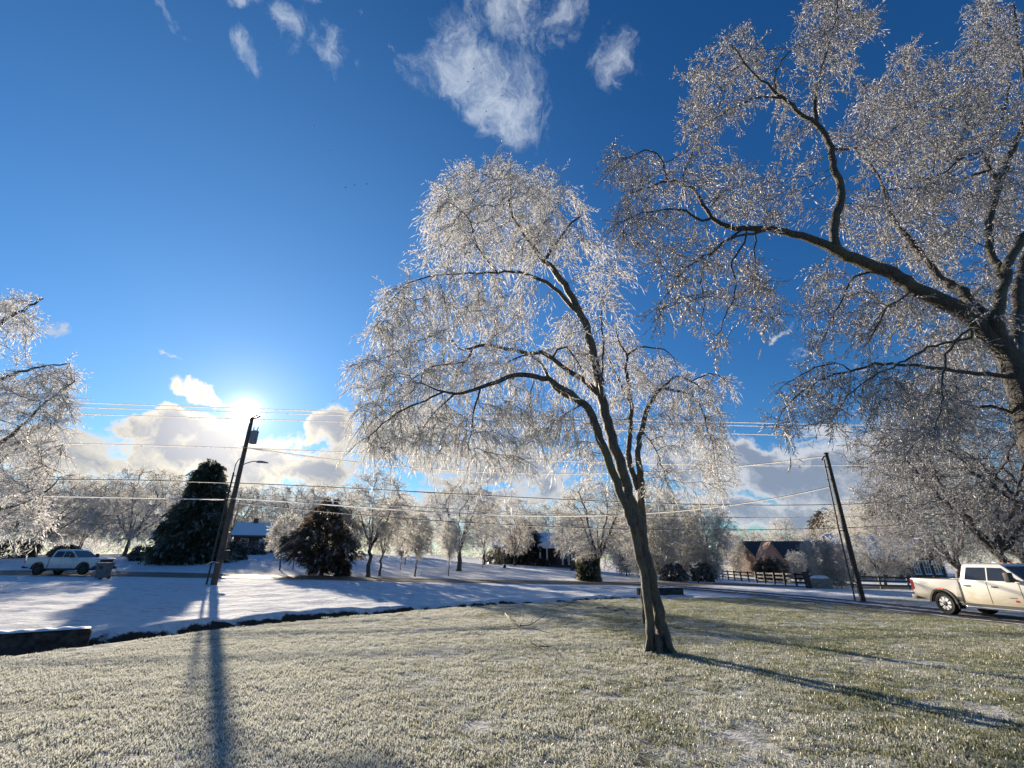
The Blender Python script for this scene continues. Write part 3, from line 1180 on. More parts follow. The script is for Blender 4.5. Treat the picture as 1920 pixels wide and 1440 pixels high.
t.trace([(852, 739, 6), (820, 770, 5), (800, 800, 3), (780, 830, 2)], None, 0.6)
t.trace([(1095, 760, 6), (1060, 775, 5), (1030, 800, 4), (1010, 830, 3)], None, 0.9)
t.trace([(1125, 740, 8), (1130, 640, 6), (1128, 576, 5), (1143, 536, 3)], None, 1.0)
A = blobs([(920, 360, 120, 70, 11.8, 1.8, 330), (860, 420, 85, 100, 11.4, 1.6, 300), (1000, 380, 90, 80, 12, 1.8, 260), (1050, 420, 60, 80, 12.2, 1.3, 150), (960, 460, 110, 60, 12, 1.6, 190),
           (840, 560, 150, 60, 11.2, 1.4, 330), (770, 610, 90, 50, 11.0, 1.2, 150), (930, 580, 80, 70, 11.6, 1.2, 150), (760, 700, 125, 65, 11.6, 1.5, 330), (890, 690, 110, 60, 11.6, 1.5, 220),
           (720, 790, 80, 55, 11.0, 1.2, 130), (830, 800, 110, 60, 11.2, 1.4, 250), (930, 790, 80, 90, 11.3, 1.4, 200), (1030, 790, 60, 70, 11.8, 1.3, 110), (1060, 660, 80, 60, 12.2, 1.4, 170),
           (960, 860, 50, 30, 11.2, 0.6, 22), (700, 830, 40, 30, 10.8, 0.6, 25), (1125, 540, 55, 60, 12.2, 0.9, 60), (1150, 470, 40, 55, 12.3, 0.8, 45)])
pos, par = grow(t, A, 0.2, 2.6, 0.28, 80, (0, 0, 0.02))
rr = radii(pos, par, t.r, 0.0055)
base = G(1244, 1224)
lean = tree_objects('leaning_tree', pos, par, rr, SPRIG, 6600, (base.x, base.y, base.z), (M['bark'], M['twig'], M['ice']), 0.05, 0.022, (0.5, 1.5), (0.5, 1.5),
             label='tall leaning ice coated tree with twin trunks in the middle of the lawn')

mb = MB()
for k in range(9):
    an = k * 0.698 + rng.uniform(-0.2, 0.2)
    c0 = Vector((math.cos(an) * 0.12 - (0.12 if k % 2 else 0), math.sin(an) * 0.10 + 0.03, 0.30 + rng.uniform(-0.06, 0.1)))
    mb.tube([c0, c0 + Vector((math.cos(an) * 0.06, math.sin(an) * 0.06, -0.20)), c0 + Vector((math.cos(an) * 0.17, math.sin(an) * 0.17, -0.36 - c0.z + 0.30))], [0.07, 0.08, 0.035], 8)
mb.build('roots', M['bark'], lean, smooth=True)

# --- second tree just behind it
t = Skel()
t.wf = 0.66
t.trace([(1212, 1172, 24), (1209, 1100, 22), (1206, 1020, 23), (1202, 950, 24), (1203, 918, 22), (1200, 872, 17), (1196, 845, 15), (1203, 810, 14), (1211, 775, 13), (1222, 748, 12), (1241, 730, 10),
         (1271, 734, 8), (1293, 740, 6), (1314, 764, 5), (1325, 802, 4), (1336, 835, 3)], 16.2, -0.4)
t.trace([(1202, 932, 18), (1195, 921, 18), (1182, 872, 17), (1179, 837, 15), (1182, 797, 13), (1184, 753, 11), (1179, 721, 10), (1173, 694, 9), (1175, 667, 8), (1160, 640, 6), (1153, 615, 4)], None, 0.6)
t.trace([(1175, 667, 6), (1198, 653, 5), (1233, 652, 4), (1255, 661, 3), (1270, 690, 2)], None, -0.8)
t.trace([(1182, 760, 8), (1160, 713, 7), (1146, 680, 6), (1133, 648, 5), (1127, 607, 3)], None, 1.2)
t.trace([(1241, 730, 7), (1265, 707, 6), (1295, 715, 5), (1330, 740, 4), (1350, 775, 2)], None, 0.8)
t.trace([(1295, 715, 4), (1320, 705, 4), (1344, 702, 3), (1365, 720, 2)], None, -0.4)
t.trace([(1203, 810, 6), (1225, 835, 5), (1240, 870, 3), (1250, 900, 2)], None, -0.8)
A = blobs([(1210, 690, 70, 50, 16.2, 2.0, 170), (1290, 730, 80, 50, 16, 2.0, 220), (1330, 800, 50, 70, 16, 1.8, 190), (1345, 870, 45, 60, 15.8, 1.3, 140), (1250, 800, 60, 70, 16, 2.0, 150), (1150, 650, 50, 60, 16.6, 1.6, 150),
           (1130, 760, 60, 80, 16.8, 1.6, 120), (1230, 880, 40, 50, 15.6, 1.2, 60), (1100, 860, 60, 50, 16.6, 1.2, 60)])
pos, par = grow(t, A, 0.28, 3.2, 0.36, 80, (0, 0, -0.02))
rr = radii(pos, par, t.r, 0.007)
base = G(1212, 1169)
tree_objects('lawn_tree', pos, par, rr, [make_sprig(0.6, 9, 0.007, (0.09, 0.22), (0.009, 0.017)) for _ in range(10)], 1600, (base.x, base.y, base.z), (M['bark'], M['twig'], M['ice']), 0.06, 0.026,
             label='slimmer ice coated tree standing right behind the leaning twin trunk tree')

# --- the big tree at the right edge
t = Skel()
t.wf = 0.58
t.trace([(2060, 1330, 150), (2020, 1180, 110), (2000, 1030, 96), (1968, 900, 90), (1934, 790, 82), (1911, 710, 78), (1890, 660, 72), (1855, 632, 58), (1820, 597, 52), (1773, 567, 48), (1720, 543, 43), (1670, 513, 40),
         (1620, 493, 37), (1570, 473, 34), (1533, 453, 26), (1487, 437, 22), (1447, 430, 20), (1400, 428, 18), (1366, 425, 17), (1335, 408, 14), (1320, 385, 12), (1304, 361, 11), (1286, 348, 9), (1253, 339, 8), (1219, 351, 6), (1194, 356, 5), (1164, 376, 3)], 10.6, 0.2)
t.trace([(1253, 339, 8), (1243, 306, 6), (1231, 287, 5), (1200, 285, 4), (1170, 300, 3)], None, -0.5)
t.trace([(1290, 350, 7), (1280, 330, 6), (1292, 300, 5), (1305, 270, 3)], None, 0.5)
t.trace([(1335, 408, 10), (1317, 413, 9), (1286, 397, 8), (1262, 391, 7), (1225, 397, 5), (1194, 402, 4), (1160, 420, 3)], None, -0.7)
t.trace([(1440, 428, 9), (1400, 440, 8), (1360, 452, 7), (1330, 475, 6), (1290, 500, 4), (1260, 540, 3), (1230, 580, 2)], None, -0.7)
t.trace([(1400, 430, 8), (1370, 445, 7), (1330, 480, 6), (1315, 520, 5), (1320, 570, 4), (1315, 610, 2)], None, 0.8)
t.trace([(1405, 430, 7), (1398, 450, 7), (1375, 490, 6), (1378, 550, 5), (1360, 590, 4), (1345, 640, 2)], None, -0.5)
t.trace([(1410, 430, 6), (1415, 470, 5), (1418, 550, 4), (1430, 590, 2)], None, 0.5)
t.trace([(1567, 470, 28), (1563, 425, 27), (1577, 379, 24), (1575, 344, 22), (1563, 315, 20), (1557, 280, 19), (1551, 257, 18), (1528, 233, 17), (1502, 213, 14), (1478, 190, 13), (1455, 175, 11), (1437, 157, 9), (1415, 140, 7), (1390, 110, 5), (1370, 80, 3)], None, -0.6)
t.trace([(1525, 230, 14), (1528, 190, 11), (1535, 155, 9), (1550, 100, 7), (1565, 40, 5), (1575, -30, 4)], None, -0.8)
t.trace([(1455, 175, 6), (1452, 146, 5), (1467, 114, 5), (1493, 85, 3)], None, 0.4)
t.trace([(1460, 180, 8), (1430, 184, 7), (1411, 186, 6), (1366, 208, 5), (1330, 230, 4), (1300, 250, 2)], None, 0.5)
t.trace([(1560, 282, 8), (1601, 281, 6), (1624, 297, 6), (1642, 321, 6), (1659, 356, 5), (1668, 388, 4)], None, 1.2)
t.trace([(1870, 640, 40), (1803, 547, 32), (1767, 527, 28), (1740, 493, 24), (1710, 457, 20), (1680, 417, 16), (1667, 390, 12), (1650, 340, 7), (1630, 300, 4)], None, 2.4)
t.trace([(1884, 655, 50), (1868, 613, 36), (1873, 567, 32), (1883, 527, 28), (1893, 490, 26), (1920, 445, 24), (1960, 380, 18)], None, -0.9)
t.trace([(1883, 527, 24), (1860, 480, 22), (1853, 440, 20), (1858, 400, 18), (1878, 335, 20), (1890, 300, 18), (1913, 248, 16), (1925, 180, 12), (1910, 90, 8), (1900, 10, 5)], None, 1.6)
t.trace([(1878, 340, 14), (1856, 320, 13), (1852, 292, 12), (1869, 248, 10), (1884, 204, 8), (1895, 150, 5)], None, 1.0)
t.trace([(1852, 292, 10), (1828, 286, 9), (1799, 300, 7), (1770, 324, 6), (1726, 338, 4)], None, -0.6)
t.trace([(1856, 322, 9), (1785, 338, 7), (1741, 353, 6), (1668, 354, 4), (1640, 370, 2)], None, 0.8)
t.trace([(1880, 205, 8), (1830, 200, 7), (1780, 202, 6), (1740, 205, 5), (1690, 205, 4), (1650, 215, 2)], None, 0.5)
t.trace([(1905, 690, 40), (1908, 600, 34), (1915, 520, 30), (1935, 430, 24), (1950, 320, 16)], None, 2.0)
t.trace([(1882, 718, 16), (1803, 697, 12), (1753, 690, 11), (1703, 683, 10), (1627, 687, 9), (1593, 697, 8), (1547, 710, 6), (1500, 737, 5), (1470, 770, 3), (1455, 800, 2)], None, -0.7)
t.trace([(1817, 597, 9), (1817, 633, 9), (1753, 647, 8), (1710, 670, 7), (1637, 707, 5), (1590, 740, 3), (1560, 790, 2)], None, -1.2)
t.trace([(1650, 505, 8), (1600, 520, 7), (1580, 560, 6), (1560, 600, 4), (1545, 640, 2)], None, 0.9)
t.trace([(1720, 545, 8), (1690, 560, 7), (1660, 580, 5), (1640, 620, 4), (1620, 650, 2)], None, -0.9)
t.trace([(1830, 605, 9), (1790, 640, 8), (1770, 700, 6), (1765, 760, 4), (1750, 820, 2)], None, -1.5)
t.trace([(1915, 790, 14), (1860, 760, 10), (1820, 770, 8), (1770, 800, 6), (1720, 830, 4), (1690, 870, 2)], None, 1.0)
t.trace([(1593, 697, 5), (1570, 680, 4), (1530, 690, 4), (1490, 710, 3), (1460, 730, 2)], None, 0.5)
A = blobs([(1175, 320, 60, 55, 10.6, 1.2, 190), (1150, 300, 35, 35, 10.4, 0.8, 60), (1260, 330, 80, 60, 10.7, 1.2, 160), (1200, 420, 80, 60, 10.4, 1.3, 190), (1400, 360, 110, 60, 11, 1.3, 220),
           (1290, 500, 90, 80, 10.5, 1.4, 240), (1380, 520, 70, 70, 10.7, 1.4, 200), (1250, 590, 45, 40, 10.2, 0.8, 60), (1345, 630, 40, 35, 10.4, 0.8, 60), (1430, 560, 40, 70, 10.9, 1.0, 80),
           (1340, 170, 70, 90, 10.4, 1.2, 260), (1400, 130, 60, 70, 10.6, 1.0, 160), (1330, 250, 60, 45, 10.6, 0.9, 120), (1380, 75, 35, 40, 10.5, 0.8, 60), (1550, 70, 65, 110, 10.2, 1.3, 330), (1490, 190, 45, 40, 10.8, 0.8, 60), (1610, 30, 50, 50, 10.4, 1.0, 100), (1470, 250, 25, 50, 10.8, .5, 30),
           (1680, 200, 90, 70, 11, 1.6, 320), (1600, 250, 50, 50, 11, 1.0, 110), (1720, 120, 50, 40, 11, 1.0, 100), (1800, 180, 80, 80, 11, 1.6, 240), (1850, 50, 60, 70, 11, 1.6, 230), (1770, 280, 120, 70, 11.3, 1.8, 300), (1700, 360, 110, 70, 11.6, 1.6, 260),
           (1820, 400, 90, 70, 11.6, 2.0, 240), (1620, 420, 70, 60, 11.8, 1.2, 130), (1740, 460, 90, 50, 12, 1.8, 200), (1570, 570, 75, 80, 11.2, 1.2, 250), (1660, 590, 80, 60, 11.2, 1.5, 200), (1770, 640, 90, 60, 11.4, 1.8, 200), (1520, 640, 30, 50, 11.2, 0.7, 60),
           (1540, 720, 80, 40, 10.3, 1.0, 170), (1490, 780, 50, 50, 10.0, 0.8, 140), (1640, 720, 90, 50, 10.4, 1.3, 170), (1560, 790, 40, 50, 10.0, .7, 70), (1760, 760, 100, 70, 10.8, 1.8, 230), (1870, 560, 60, 100, 11.5, 2.2, 160), (1700, 830, 60, 40, 11.4, 1.2, 80), (1880, 250, 50, 120, 10.8, 1.8, 140), (1840, 130, 90, 60, 11.4, 1.5, 120), (1890, 380, 40, 90, 11.6, 1.6, 120), (1690, 260, 110, 60, 11.4, 1.6, 140), (1750, 560, 100, 60, 12, 1.8, 140)], 1.0, (0.5, 0.92))
pos, par = grow(t, A, 0.2, 2.6, 0.28, 85, (0, 0, 0.0))
rr = radii(pos, par, t.r, 0.0055)
tree_objects('overhanging_tree', pos, par, rr, SPRIG_R, 10200, (float(pos[0][0]), float(pos[0][1]), tz(pos[0][0], pos[0][1])), (M['bark_dark'], M['twig_less_lit'], M['ice_less_lit']), 0.05, 0.022, (0.55, 1.5), (0.2, 0.9), 0.8, 0.7, 0.15,
             label='huge dark limbed ice coated tree reaching in from the right edge')

# --- tree at the left edge
t = Skel()
t.wf = 0.7
t.trace([(-330, 1190, 90), (-300, 1080, 66), (-260, 980, 58), (-220, 900, 50), (-170, 800, 36), (-110, 720, 24), (-40, 645, 14), (20, 592, 8), (80, 560, 4)], 15.5, 0.5)
t.trace([(-190, 840, 26), (-100, 775, 16), (-60, 750, 12), (0, 712, 9), (60, 690, 6), (130, 682, 3)], None, -0.6)
t.trace([(-215, 890, 24), (-100, 870, 14), (0, 830, 10), (40, 800, 8), (90, 750, 5), (140, 715, 3)], None, -1.4)
t.trace([(-240, 940, 20), (-120, 930, 13), (-40, 895, 10), (20, 850, 7), (80, 790, 4), (120, 760, 2)], None, 0.8)
t.trace([(-262, 985, 18), (-140, 985, 12), (-40, 965, 9), (40, 945, 6), (90, 920, 4), (120, 890, 2)], None, -0.5)
t.trace([(-140, 985, 9), (-60, 1000, 7), (20, 985, 5), (70, 975, 3)], None, 1.2)
A = blobs([(30, 590, 55, 45, 15.8, 1.2, 170), (-30, 620, 60, 50, 15.8, 1.4, 120), (90, 710, 65, 32, 15.2, 1.4, 180), (20, 740, 80, 50, 15.2, 1.6, 200), (100, 770, 50, 50, 15, 1.4, 150), (40, 830, 80, 45, 15, 1.6, 220), (-50, 800, 80, 90, 15, 2, 200),
           (40, 900, 80, 50, 15.2, 1.8, 170), (20, 965, 90, 40, 15.4, 1.6, 190), (-60, 960, 80, 50, 15.4, 1.8, 120)])
pos, par = grow(t, A, 0.3, 3.6, 0.38, 85, (0, 0, 0.02))
rr = radii(pos, par, t.r, 0.007)
tree_objects('edge_tree', pos, par, rr, [make_sprig(0.6, 9, 0.007, (0.09, 0.22), (0.009, 0.017)) for _ in range(10)], 2700, (float(pos[0][0]), float(pos[0][1]), tz(pos[0][0], pos[0][1])), (M['bark'], M['twig'], M['ice']), 0.06, 0.026, (0.7, 1.3), (0.0, 0.6), 0.8, 0.6, 0.0,
             label='ice coated tree reaching in from the left edge with branches swept upward')


# ------------------------------------------------------------------ background trees: a few grown kinds, copied
def grow_kind(H, crown, trunk_h, n_att, seed_branches, r0, step, forks, n_sprig, droopy, rnd=0.75, tip=0.022, sprigs=None, mats=('twig_far', 'ice_far')):
    """grow a local tree of height H; crown(u) -> points"""
    t_ = Skel()
    nseg = int(trunk_h / step)
    last = -1
    for i in range(nseg + 1):
        last = t_.add((rng.normal(0, 0.03) * i ** 0.5, rng.normal(0, 0.03) * i ** 0.5, trunk_h * i / nseg), last, r0 * (1.25 if i == 0 else 1.0 - 0.25 * i / nseg))
    top = last
    for k in range(forks):
        an = 6.283 * (k + rng.uniform(-.25, .25)) / forks
        sp = rng.uniform(0.3, 0.75) * seed_branches
        d = Vector((math.cos(an) * sp, math.sin(an) * sp, 1)).normalized()
        l = (H - trunk_h) * rng.uniform(0.35, 0.6)
        pr = top if rng.uniform() < 0.6 else max(1, top - int(rng.integers(0, max(1, nseg // 3))))
        m_ = max(2, int(l / step))
        p0 = np.array(t_.p[pr])
        for j in range(1, m_ + 1):
            q = p0 + np.array(d) * l * j / m_ + np.array([0, 0, 0.12 * l * (j / m_) ** 2]) + rng.normal(0, 0.06, 3)
            pr = t_.add(q, pr, r0 * 0.55 * (1 - 0.6 * j / m_))
    A_ = crown(n_att)
    pos_, par_ = grow(t_, A_, step, H * 0.35, step * 1.5, 60, (0, 0, 0.06))
    r_ = radii(pos_, par_, t_.r, tip)
    V, Q = tubes(pos_, par_, r_, r_ >= 0.045, 6)
    trunk = np_mesh('trunk', V, [(Q, 0)], [M['bark_far']], True)
    V1, Q1 = tubes(pos_, par_, r_, r_ < 0.045, 3)
    sp_, sd_ = sprig_sites(pos_, par_, r_, 0.06, n_sprig, 0.7, rnd, 0.1)
    V2, Q2, T2 = stamp(sprigs or SPRIG_FAR, sp_, sd_, rng.uniform(0.6, 1.2, n_sprig), rng.uniform(0.0, droopy, n_sprig))
    o = len(V1)
    crown_me = np_mesh('crown', np.concatenate([V1, V2]), [(Q1, 0), (Q2 + o, 0), (T2 + o, 1)], [M[mats[0]], M[mats[1]]])
    return trunk, crown_me, H


def ellip(cx, cz, rx, rz, low=None, shell=0.55):
    def f(n):
        v = unit(rng.normal(0, 1, (n, 3)))
        q = rng.uniform(shell ** 3, 1, (n, 1)) ** (1 / 3)
        p = v * q * np.array([rx, rx, rz]) + np.array([cx, 0, cz])
        return p
    return f


def vase(z0, z1, r0, r1):
    def f(n):
        q = rng.uniform(0, 1, n)
        z = z0 + (z1 - z0) * q
        rad = (r0 + (r1 - r0) * q ** 0.7) * np.where(q > 0.75, np.sqrt(np.clip(1 - ((q - 0.75) / 0.27) ** 2, 0, 1)), 1) * np.sqrt(rng.uniform(0.1, 1, n))
        a = rng.uniform(0, 6.283, n)
        return np.stack([rad * np.cos(a), rad * np.sin(a), z], 1)
    return f


SPRIG_MID = [make_sprig(0.75, 8, 0.010, (0.1, 0.28), (0.011, 0.02), 2) for _ in range(10)]
KIND = {
    'spreading': grow_kind(12, ellip(0, 6.6, 6.4, 5.2), 2.0, 700, 1.5, 0.26, 0.4, 7, 2300, 0.45),
    'bower': grow_kind(12, ellip(0, 6.8, 5.8, 5.0), 2.0, 1100, 1.4, 0.26, 0.3, 7, 4200, 0.4, 0.75, 0.012, SPRIG_MID, ('twig_less_lit', 'ice_less_lit')),
    'oak': grow_kind(12, ellip(0, 7.0, 5.2, 5.0), 2.2, 620, 1.1, 0.32, 0.4, 7, 1700, 0.25),
    'upright': grow_kind(12, ellip(0, 7.6, 3.0, 4.4), 3.0, 480, 0.6, 0.20, 0.4, 5, 850, 0.3),
    'young': grow_kind(7, ellip(0, 4.6, 1.7, 2.4), 2.2, 260, 0.8, 0.10, 0.3, 5, 620, 0.2),
    'thicket': grow_kind(9, vase(0.8, 9, 1.0, 3.6), 0.5, 520, 0.7, 0.10, 0.4, 9, 1500, 0.3),
}


def far_tree(kind, px, py, Y, top_y, label, group, rot=None, wide=1.0):
    tr_me, cr_me, H = KIND[kind]
    b = P(px, py, Y)
    z0 = tz(b.x, b.y)
    h = P(px, top_y, Y).z - z0
    s = h / H
    root = empty({'thicket': 'thicket', 'young': 'young_tree', 'oak': 'oak_tree', 'upright': 'slender_tree', 'spreading': 'spreading_tree', 'bower': 'spreading_tree'}[kind], (b.x, b.y, z0 - 0.05), rng.uniform(0, 6.28) if rot is None else rot, label, 'tree', group)
    root.scale = (s * wide, s * wide, s)
    link_mesh('trunk', tr_me, root)
    link_mesh('crown', cr_me, root)
    return root


NT_ = 'bare ice coated trees across the road'
far_tree('spreading', 70, 1030, 62, 872, 'spreading iced tree behind the left pickup', NT_, None, 1.0)
far_tree('spreading', 238, 1026, 64, 868, 'iced tree with a dark forked trunk left of the tall conifer', NT_)
far_tree('spreading', 150, 1028, 78, 880, 'farther iced tree between the left pickup and the forked tree', NT_)
far_tree('spreading', -60, 1030, 60, 860, 'iced tree at the left frame edge beyond the road', NT_)
far_tree('spreading', 310, 1020, 88, 878, 'iced tree showing behind the left shoulder of the tall conifer', NT_)
far_tree('oak', 430, 1015, 92, 905, 'iced tree showing between the conifer and the leaning pole', NT_)
far_tree('spreading', 480, 1010, 100, 900, 'iced tree rising behind the red brick house roof', NT_)
far_tree('oak', 545, 1030, 86, 903, 'iced tree with bent dark limbs between red house and dark cedar', NT_)
far_tree('spreading', 610, 1030, 95, 900, 'iced tree whose top shows over the dark cedar', NT_)
far_tree('upright', 689, 1088, 45.6, 872, 'slender iced street tree right of the dark cedar', NT_, None, 1.25)
far_tree('upright', 711, 1087, 47.5, 925, 'second slender trunk close beside the slender street tree', NT_, None, 0.9)
far_tree('young', 778, 1083, 48, 955, 'small iced tree left of the broad oak', NT_)
far_tree('oak', 860, 1075, 58, 893, 'broad iced oak on the far lawn left of the columned house', NT_, None, 1.05)
far_tree('upright', 908, 1062, 72, 935, 'thin iced tree right of the broad oak', NT_)
far_tree('oak', 1123, 1094, 46.2, 893, 'broad low branched iced tree in front of the columned house', NT_, 0.4, 1.1)
far_tree('young', 522, 1078, 50, 960, 'left one of two thin trunks beside the dark cedar', NT_)
far_tree('young', 547, 1078, 51, 985, 'right one of two thin trunks beside the dark cedar', NT_)
far_tree('young', 841, 1078, 50, 965, 'thin straight young tree in front of the broad oak', NT_, None, 0.6)
far_tree('young', 750, 1075, 56, 990, 'thin young tree left of the small iced tree', NT_, None, 0.7)
far_tree('spreading', 750, 1050, 90, 930, 'far iced tree between slender street tree and broad oak', NT_)
far_tree('spreading', 960, 1050, 95, 925, 'far iced tree behind the left end of the columned house', NT_)
far_tree('oak', 1040, 1050, 98, 935, 'far iced tree over the roof of the columned house', NT_)
far_tree('spreading', 1180, 1060, 85, 930, 'far iced tree right of the columned house', NT_)
far_tree('upright', 1075, 1062, 70, 950, 'slim iced tree beside the porch columns', NT_)
far_tree('oak', 965, 1060, 73, 950, 'iced tree in front of the left wing of the columned house', NT_, None, 0.8)
far_tree('oak', 1072, 1062, 69, 955, 'iced tree half hiding the porch columns', NT_, None, 0.8)
TH_ = 'iced thickets beside the fence'
far_tree('thicket', 1240, 1092, 52, 915, 'tall iced thicket right of the leaning trunk', TH_)
far_tree('thicket', 1285, 1090, 58, 955, 'iced thicket behind the snow capped mailbox', TH_)
far_tree('thicket', 1335, 1088, 54, 940, 'iced thicket with a fan of tall stems at the fence end', TH_)
far_tree('thicket', 1205, 1090, 56, 960, 'low iced thicket directly behind the leaning trunk', TH_)
far_tree('thicket', 1175, 1085, 62, 965, 'low iced thicket left of the leaning trunk', TH_)
far_tree('thicket', 1380, 1080, 84, 1000, 'far iced thicket behind the receding fence', TH_)
FR_ = 'far iced trees on the right'
far_tree('spreading', 1400, 1075, 115, 985, 'distant iced tree above the receding fence', FR_)
far_tree('spreading', 1290, 1070, 120, 975, 'distant iced tree over the mailbox thicket', FR_)
far_tree('upright', 1485, 1075, 105, 965, 'tall thin iced tree behind the steep porch gable', FR_)
far_tree('spreading', 1540, 1075, 110, 985, 'distant iced tree over the dark roof', FR_)
far_tree('spreading', 1450, 1075, 130, 990, 'most distant iced tree left of the porch gable', FR_)
far_tree('oak', 1625, 1075, 100, 935, 'distant iced tree right of the right pole', FR_)
far_tree('spreading', 1680, 1070, 90, 930, 'iced tree behind the roof of the right house', FR_)
far_tree('spreading', 1660, 1092, 56, 965, 'iced tree standing in front of the right brick house', FR_)
far_tree('young', 1560, 1080, 64, 1005, 'iced tree in front of the dark roof between the two gables', FR_, None, 0.8)
CM_ = 'multi stemmed iced shrubs by the fence'
far_tree('thicket', 1548, 1097, 46, 1010, 'vase shaped iced shrub beside the stone planter', CM_)
far_tree('thicket', 1578, 1097, 45, 1015, 'vase shaped iced shrub just left of the right pole', CM_)
far_tree('thicket', 1500, 1085, 66, 1035, 'small iced shrub in front of the porch gable', CM_)
RN_ = 'big iced trees behind the white pickup'
far_tree('bower', 1890, 1085, 33, 690, 'large iced tree with low limbs right behind the white pickup', RN_, 0.7, 0.95)
far_tree('bower', 1800, 1085, 44, 830, 'iced tree with drooping twigs left of the white pickup cab', RN_, 2.0, 0.95)
far_tree('bower', 2050, 1085, 30, 620, 'tall iced tree beyond the right frame edge', RN_, 4.0)
far_tree('bower', 1930, 1080, 52, 800, 'farther iced tree behind the white pickup roof', RN_, 3.0, 1.0)


# the wood beyond, too far to tell tree from tree
WOOD_PX = [(-900, 890), (-100, 885), (100, 882), (300, 890), (450, 905), (620, 915), (760, 930), (900, 935), (1100, 950), (1250, 975), (1400, 998), (1500, 1005), (1600, 985), (1750, 960), (1920, 950), (2600, 950)]
n = 5600
wx_ = rng.uniform(-190, 190, n)
wy_ = rng.uniform(108, 150, n)
kx = 960 + wx_ / wy_ * (CT + 0.3 * ST) * F
topy = np.interp(kx, [a for a, b in WOOD_PX], [b for a, b in WOOD_PX])
topz = np.array([P(float(np.clip(a, -900, 2600)), float(b), float(c)).z for a, b, c in zip(kx, topy, wy_)])
gz = terr(wx_, wy_)
clump = 0.80 + 0.20 * np.sin(wx_ * 0.55 + np.sin(wy_ * 0.4) * 2) * np.sin(wx_ * 0.21 + 1.3 + wy_ * 0.3)
hh = (topz - gz) * 0.5 * clump * rng.uniform(0, 1, n) ** 1.6
V, Q, T = stamp([make_sprig(2.6, 5, 0.05, (0.8, 1.8), (0.08, 0.18), 2) for _ in range(8)], np.stack([wx_, wy_, gz + hh], 1), unit(rng.normal(0, 1, (n, 3)) * np.array([1, 1, 0.6]) + np.array([0, 0, 0.5])), rng.uniform(0.6, 1.2, n), rng.uniform(0, 0.3, n))
tag(link_mesh('far_wood', np_mesh('far_wood', V, [(Q, 0), (T, 1)], [M['twig_far'], M['ice_far']])), kind='stuff')


# ------------------------------------------------------------------ evergreens and shrubs
def spray(n=7, L=0.5, w=0.05, sag=0.25):
    """a flat-ish spray of needle leaves along +x (each a folded blade)"""
    V, T = [], []
    for j in range(n):
        t_ = (j + 0.5) / n
        for s in (-1, 1):
            ang = rng.uniform(0.5, 1.0) * s
            l = L * rng.uniform(0.3, 0.55) * (1.15 - t_)
            b = np.array([L * t_, 0, -sag * t_ * t_ * L])
            d = np.array([math.cos(ang), math.sin(ang), rng.uniform(-0.5, 0.2)])
            sd = np.array([-math.sin(ang), math.cos(ang), rng.uniform(-.6, .6)]) * w
            i0 = len(V)
            V += [b, b + d * l * 0.5 + sd, b + d * l, b + d * l * 0.5 - sd]
            T += [(i0, i0 + 1, i0 + 2), (i0, i0 + 2, i0 + 3)]
    return np.array(V), np.zeros((0, 4), int), np.array(T)


SPRAY = [spray(6, 0.9, 0.09) for _ in range(8)]


def evergreen(name, px, py, Y, top_y, prof, n, label, mats, bare=0.0, lumps=0.25, icy=0.15, cat='tree', trunk=0.22, size=(0.6, 1.3), tw=None, group=None):
    """prof: radius fraction of height at (height fraction)"""
    b = P(px, py, Y)
    z0 = tz(b.x, b.y)
    H = P(px, top_y, Y).z - z0
    root = empty(name, (b.x, b.y, z0 - 0.03), 0, label, cat, group)
    hs, rs = zip(*prof)
    q = rng.uniform(0, 1, n * 3)
    rad_at = np.interp(q, hs, rs)
    keep = rng.uniform(0, max(rs), n * 3) < rad_at
    q = q[keep][:n]
    n = len(q)
    a = rng.uniform(0, 6.283, n)
    lump = 1 + lumps * (np.sin(a * 3 + q * 9) * 0.5 + np.sin(a * 5 - q * 21 + 1) * 0.5)
    rad = np.interp(q, hs, rs) * H * lump * rng.uniform(0.25, 1.0, n) ** 0.45
    p = np.stack([rad * np.cos(a), rad * np.sin(a), q * H], 1)
    d = unit(np.stack([np.cos(a), np.sin(a), rng.uniform(-0.6, 0.35, n)], 1) + rng.normal(0, 0.35, (n, 3)))
    V, Q, T = stamp(SPRAY, p, d, rng.uniform(*size, n), rng.uniform(0.1, 0.7, n))
    ice_n = rng.uniform(0, 1, len(T)) < icy
    # one spray's leaves share their look in runs
    k = 12
    ice_n = np.repeat(rng.uniform(0, 1, len(T) // k + 1) < icy, k)[:len(T)]
    link_mesh('crown', np_mesh('crown', V, [(T[~ice_n], 0), (T[ice_n], 1)], mats), root)
    mb = MB()
    mb.tube([(0, 0, -0.1), (0.03, 0.0, H * 0.3), (0, 0.03, H * 0.65), (0, 0, H * 0.97)], [trunk, trunk * 0.75, trunk * 0.4, 0.02], 8)
    for i in range(26):
        h = rng.uniform(max(0.06, bare * 0.8), 0.9)
        an = rng.uniform(0, 6.283)
        l = float(np.interp(h, hs, rs)) * H * 0.8
        mb.tube([(0, 0, h * H), (math.cos(an) * l * 0.5, math.sin(an) * l * 0.5, h * H + 0.05 * l), (math.cos(an) * l, math.sin(an) * l, h * H - 0.02 * l)], [trunk * 0.25, trunk * 0.15, 0.01], 4, False)
    mb.build('trunk', M['bark_far'], root, smooth=True)
    return root


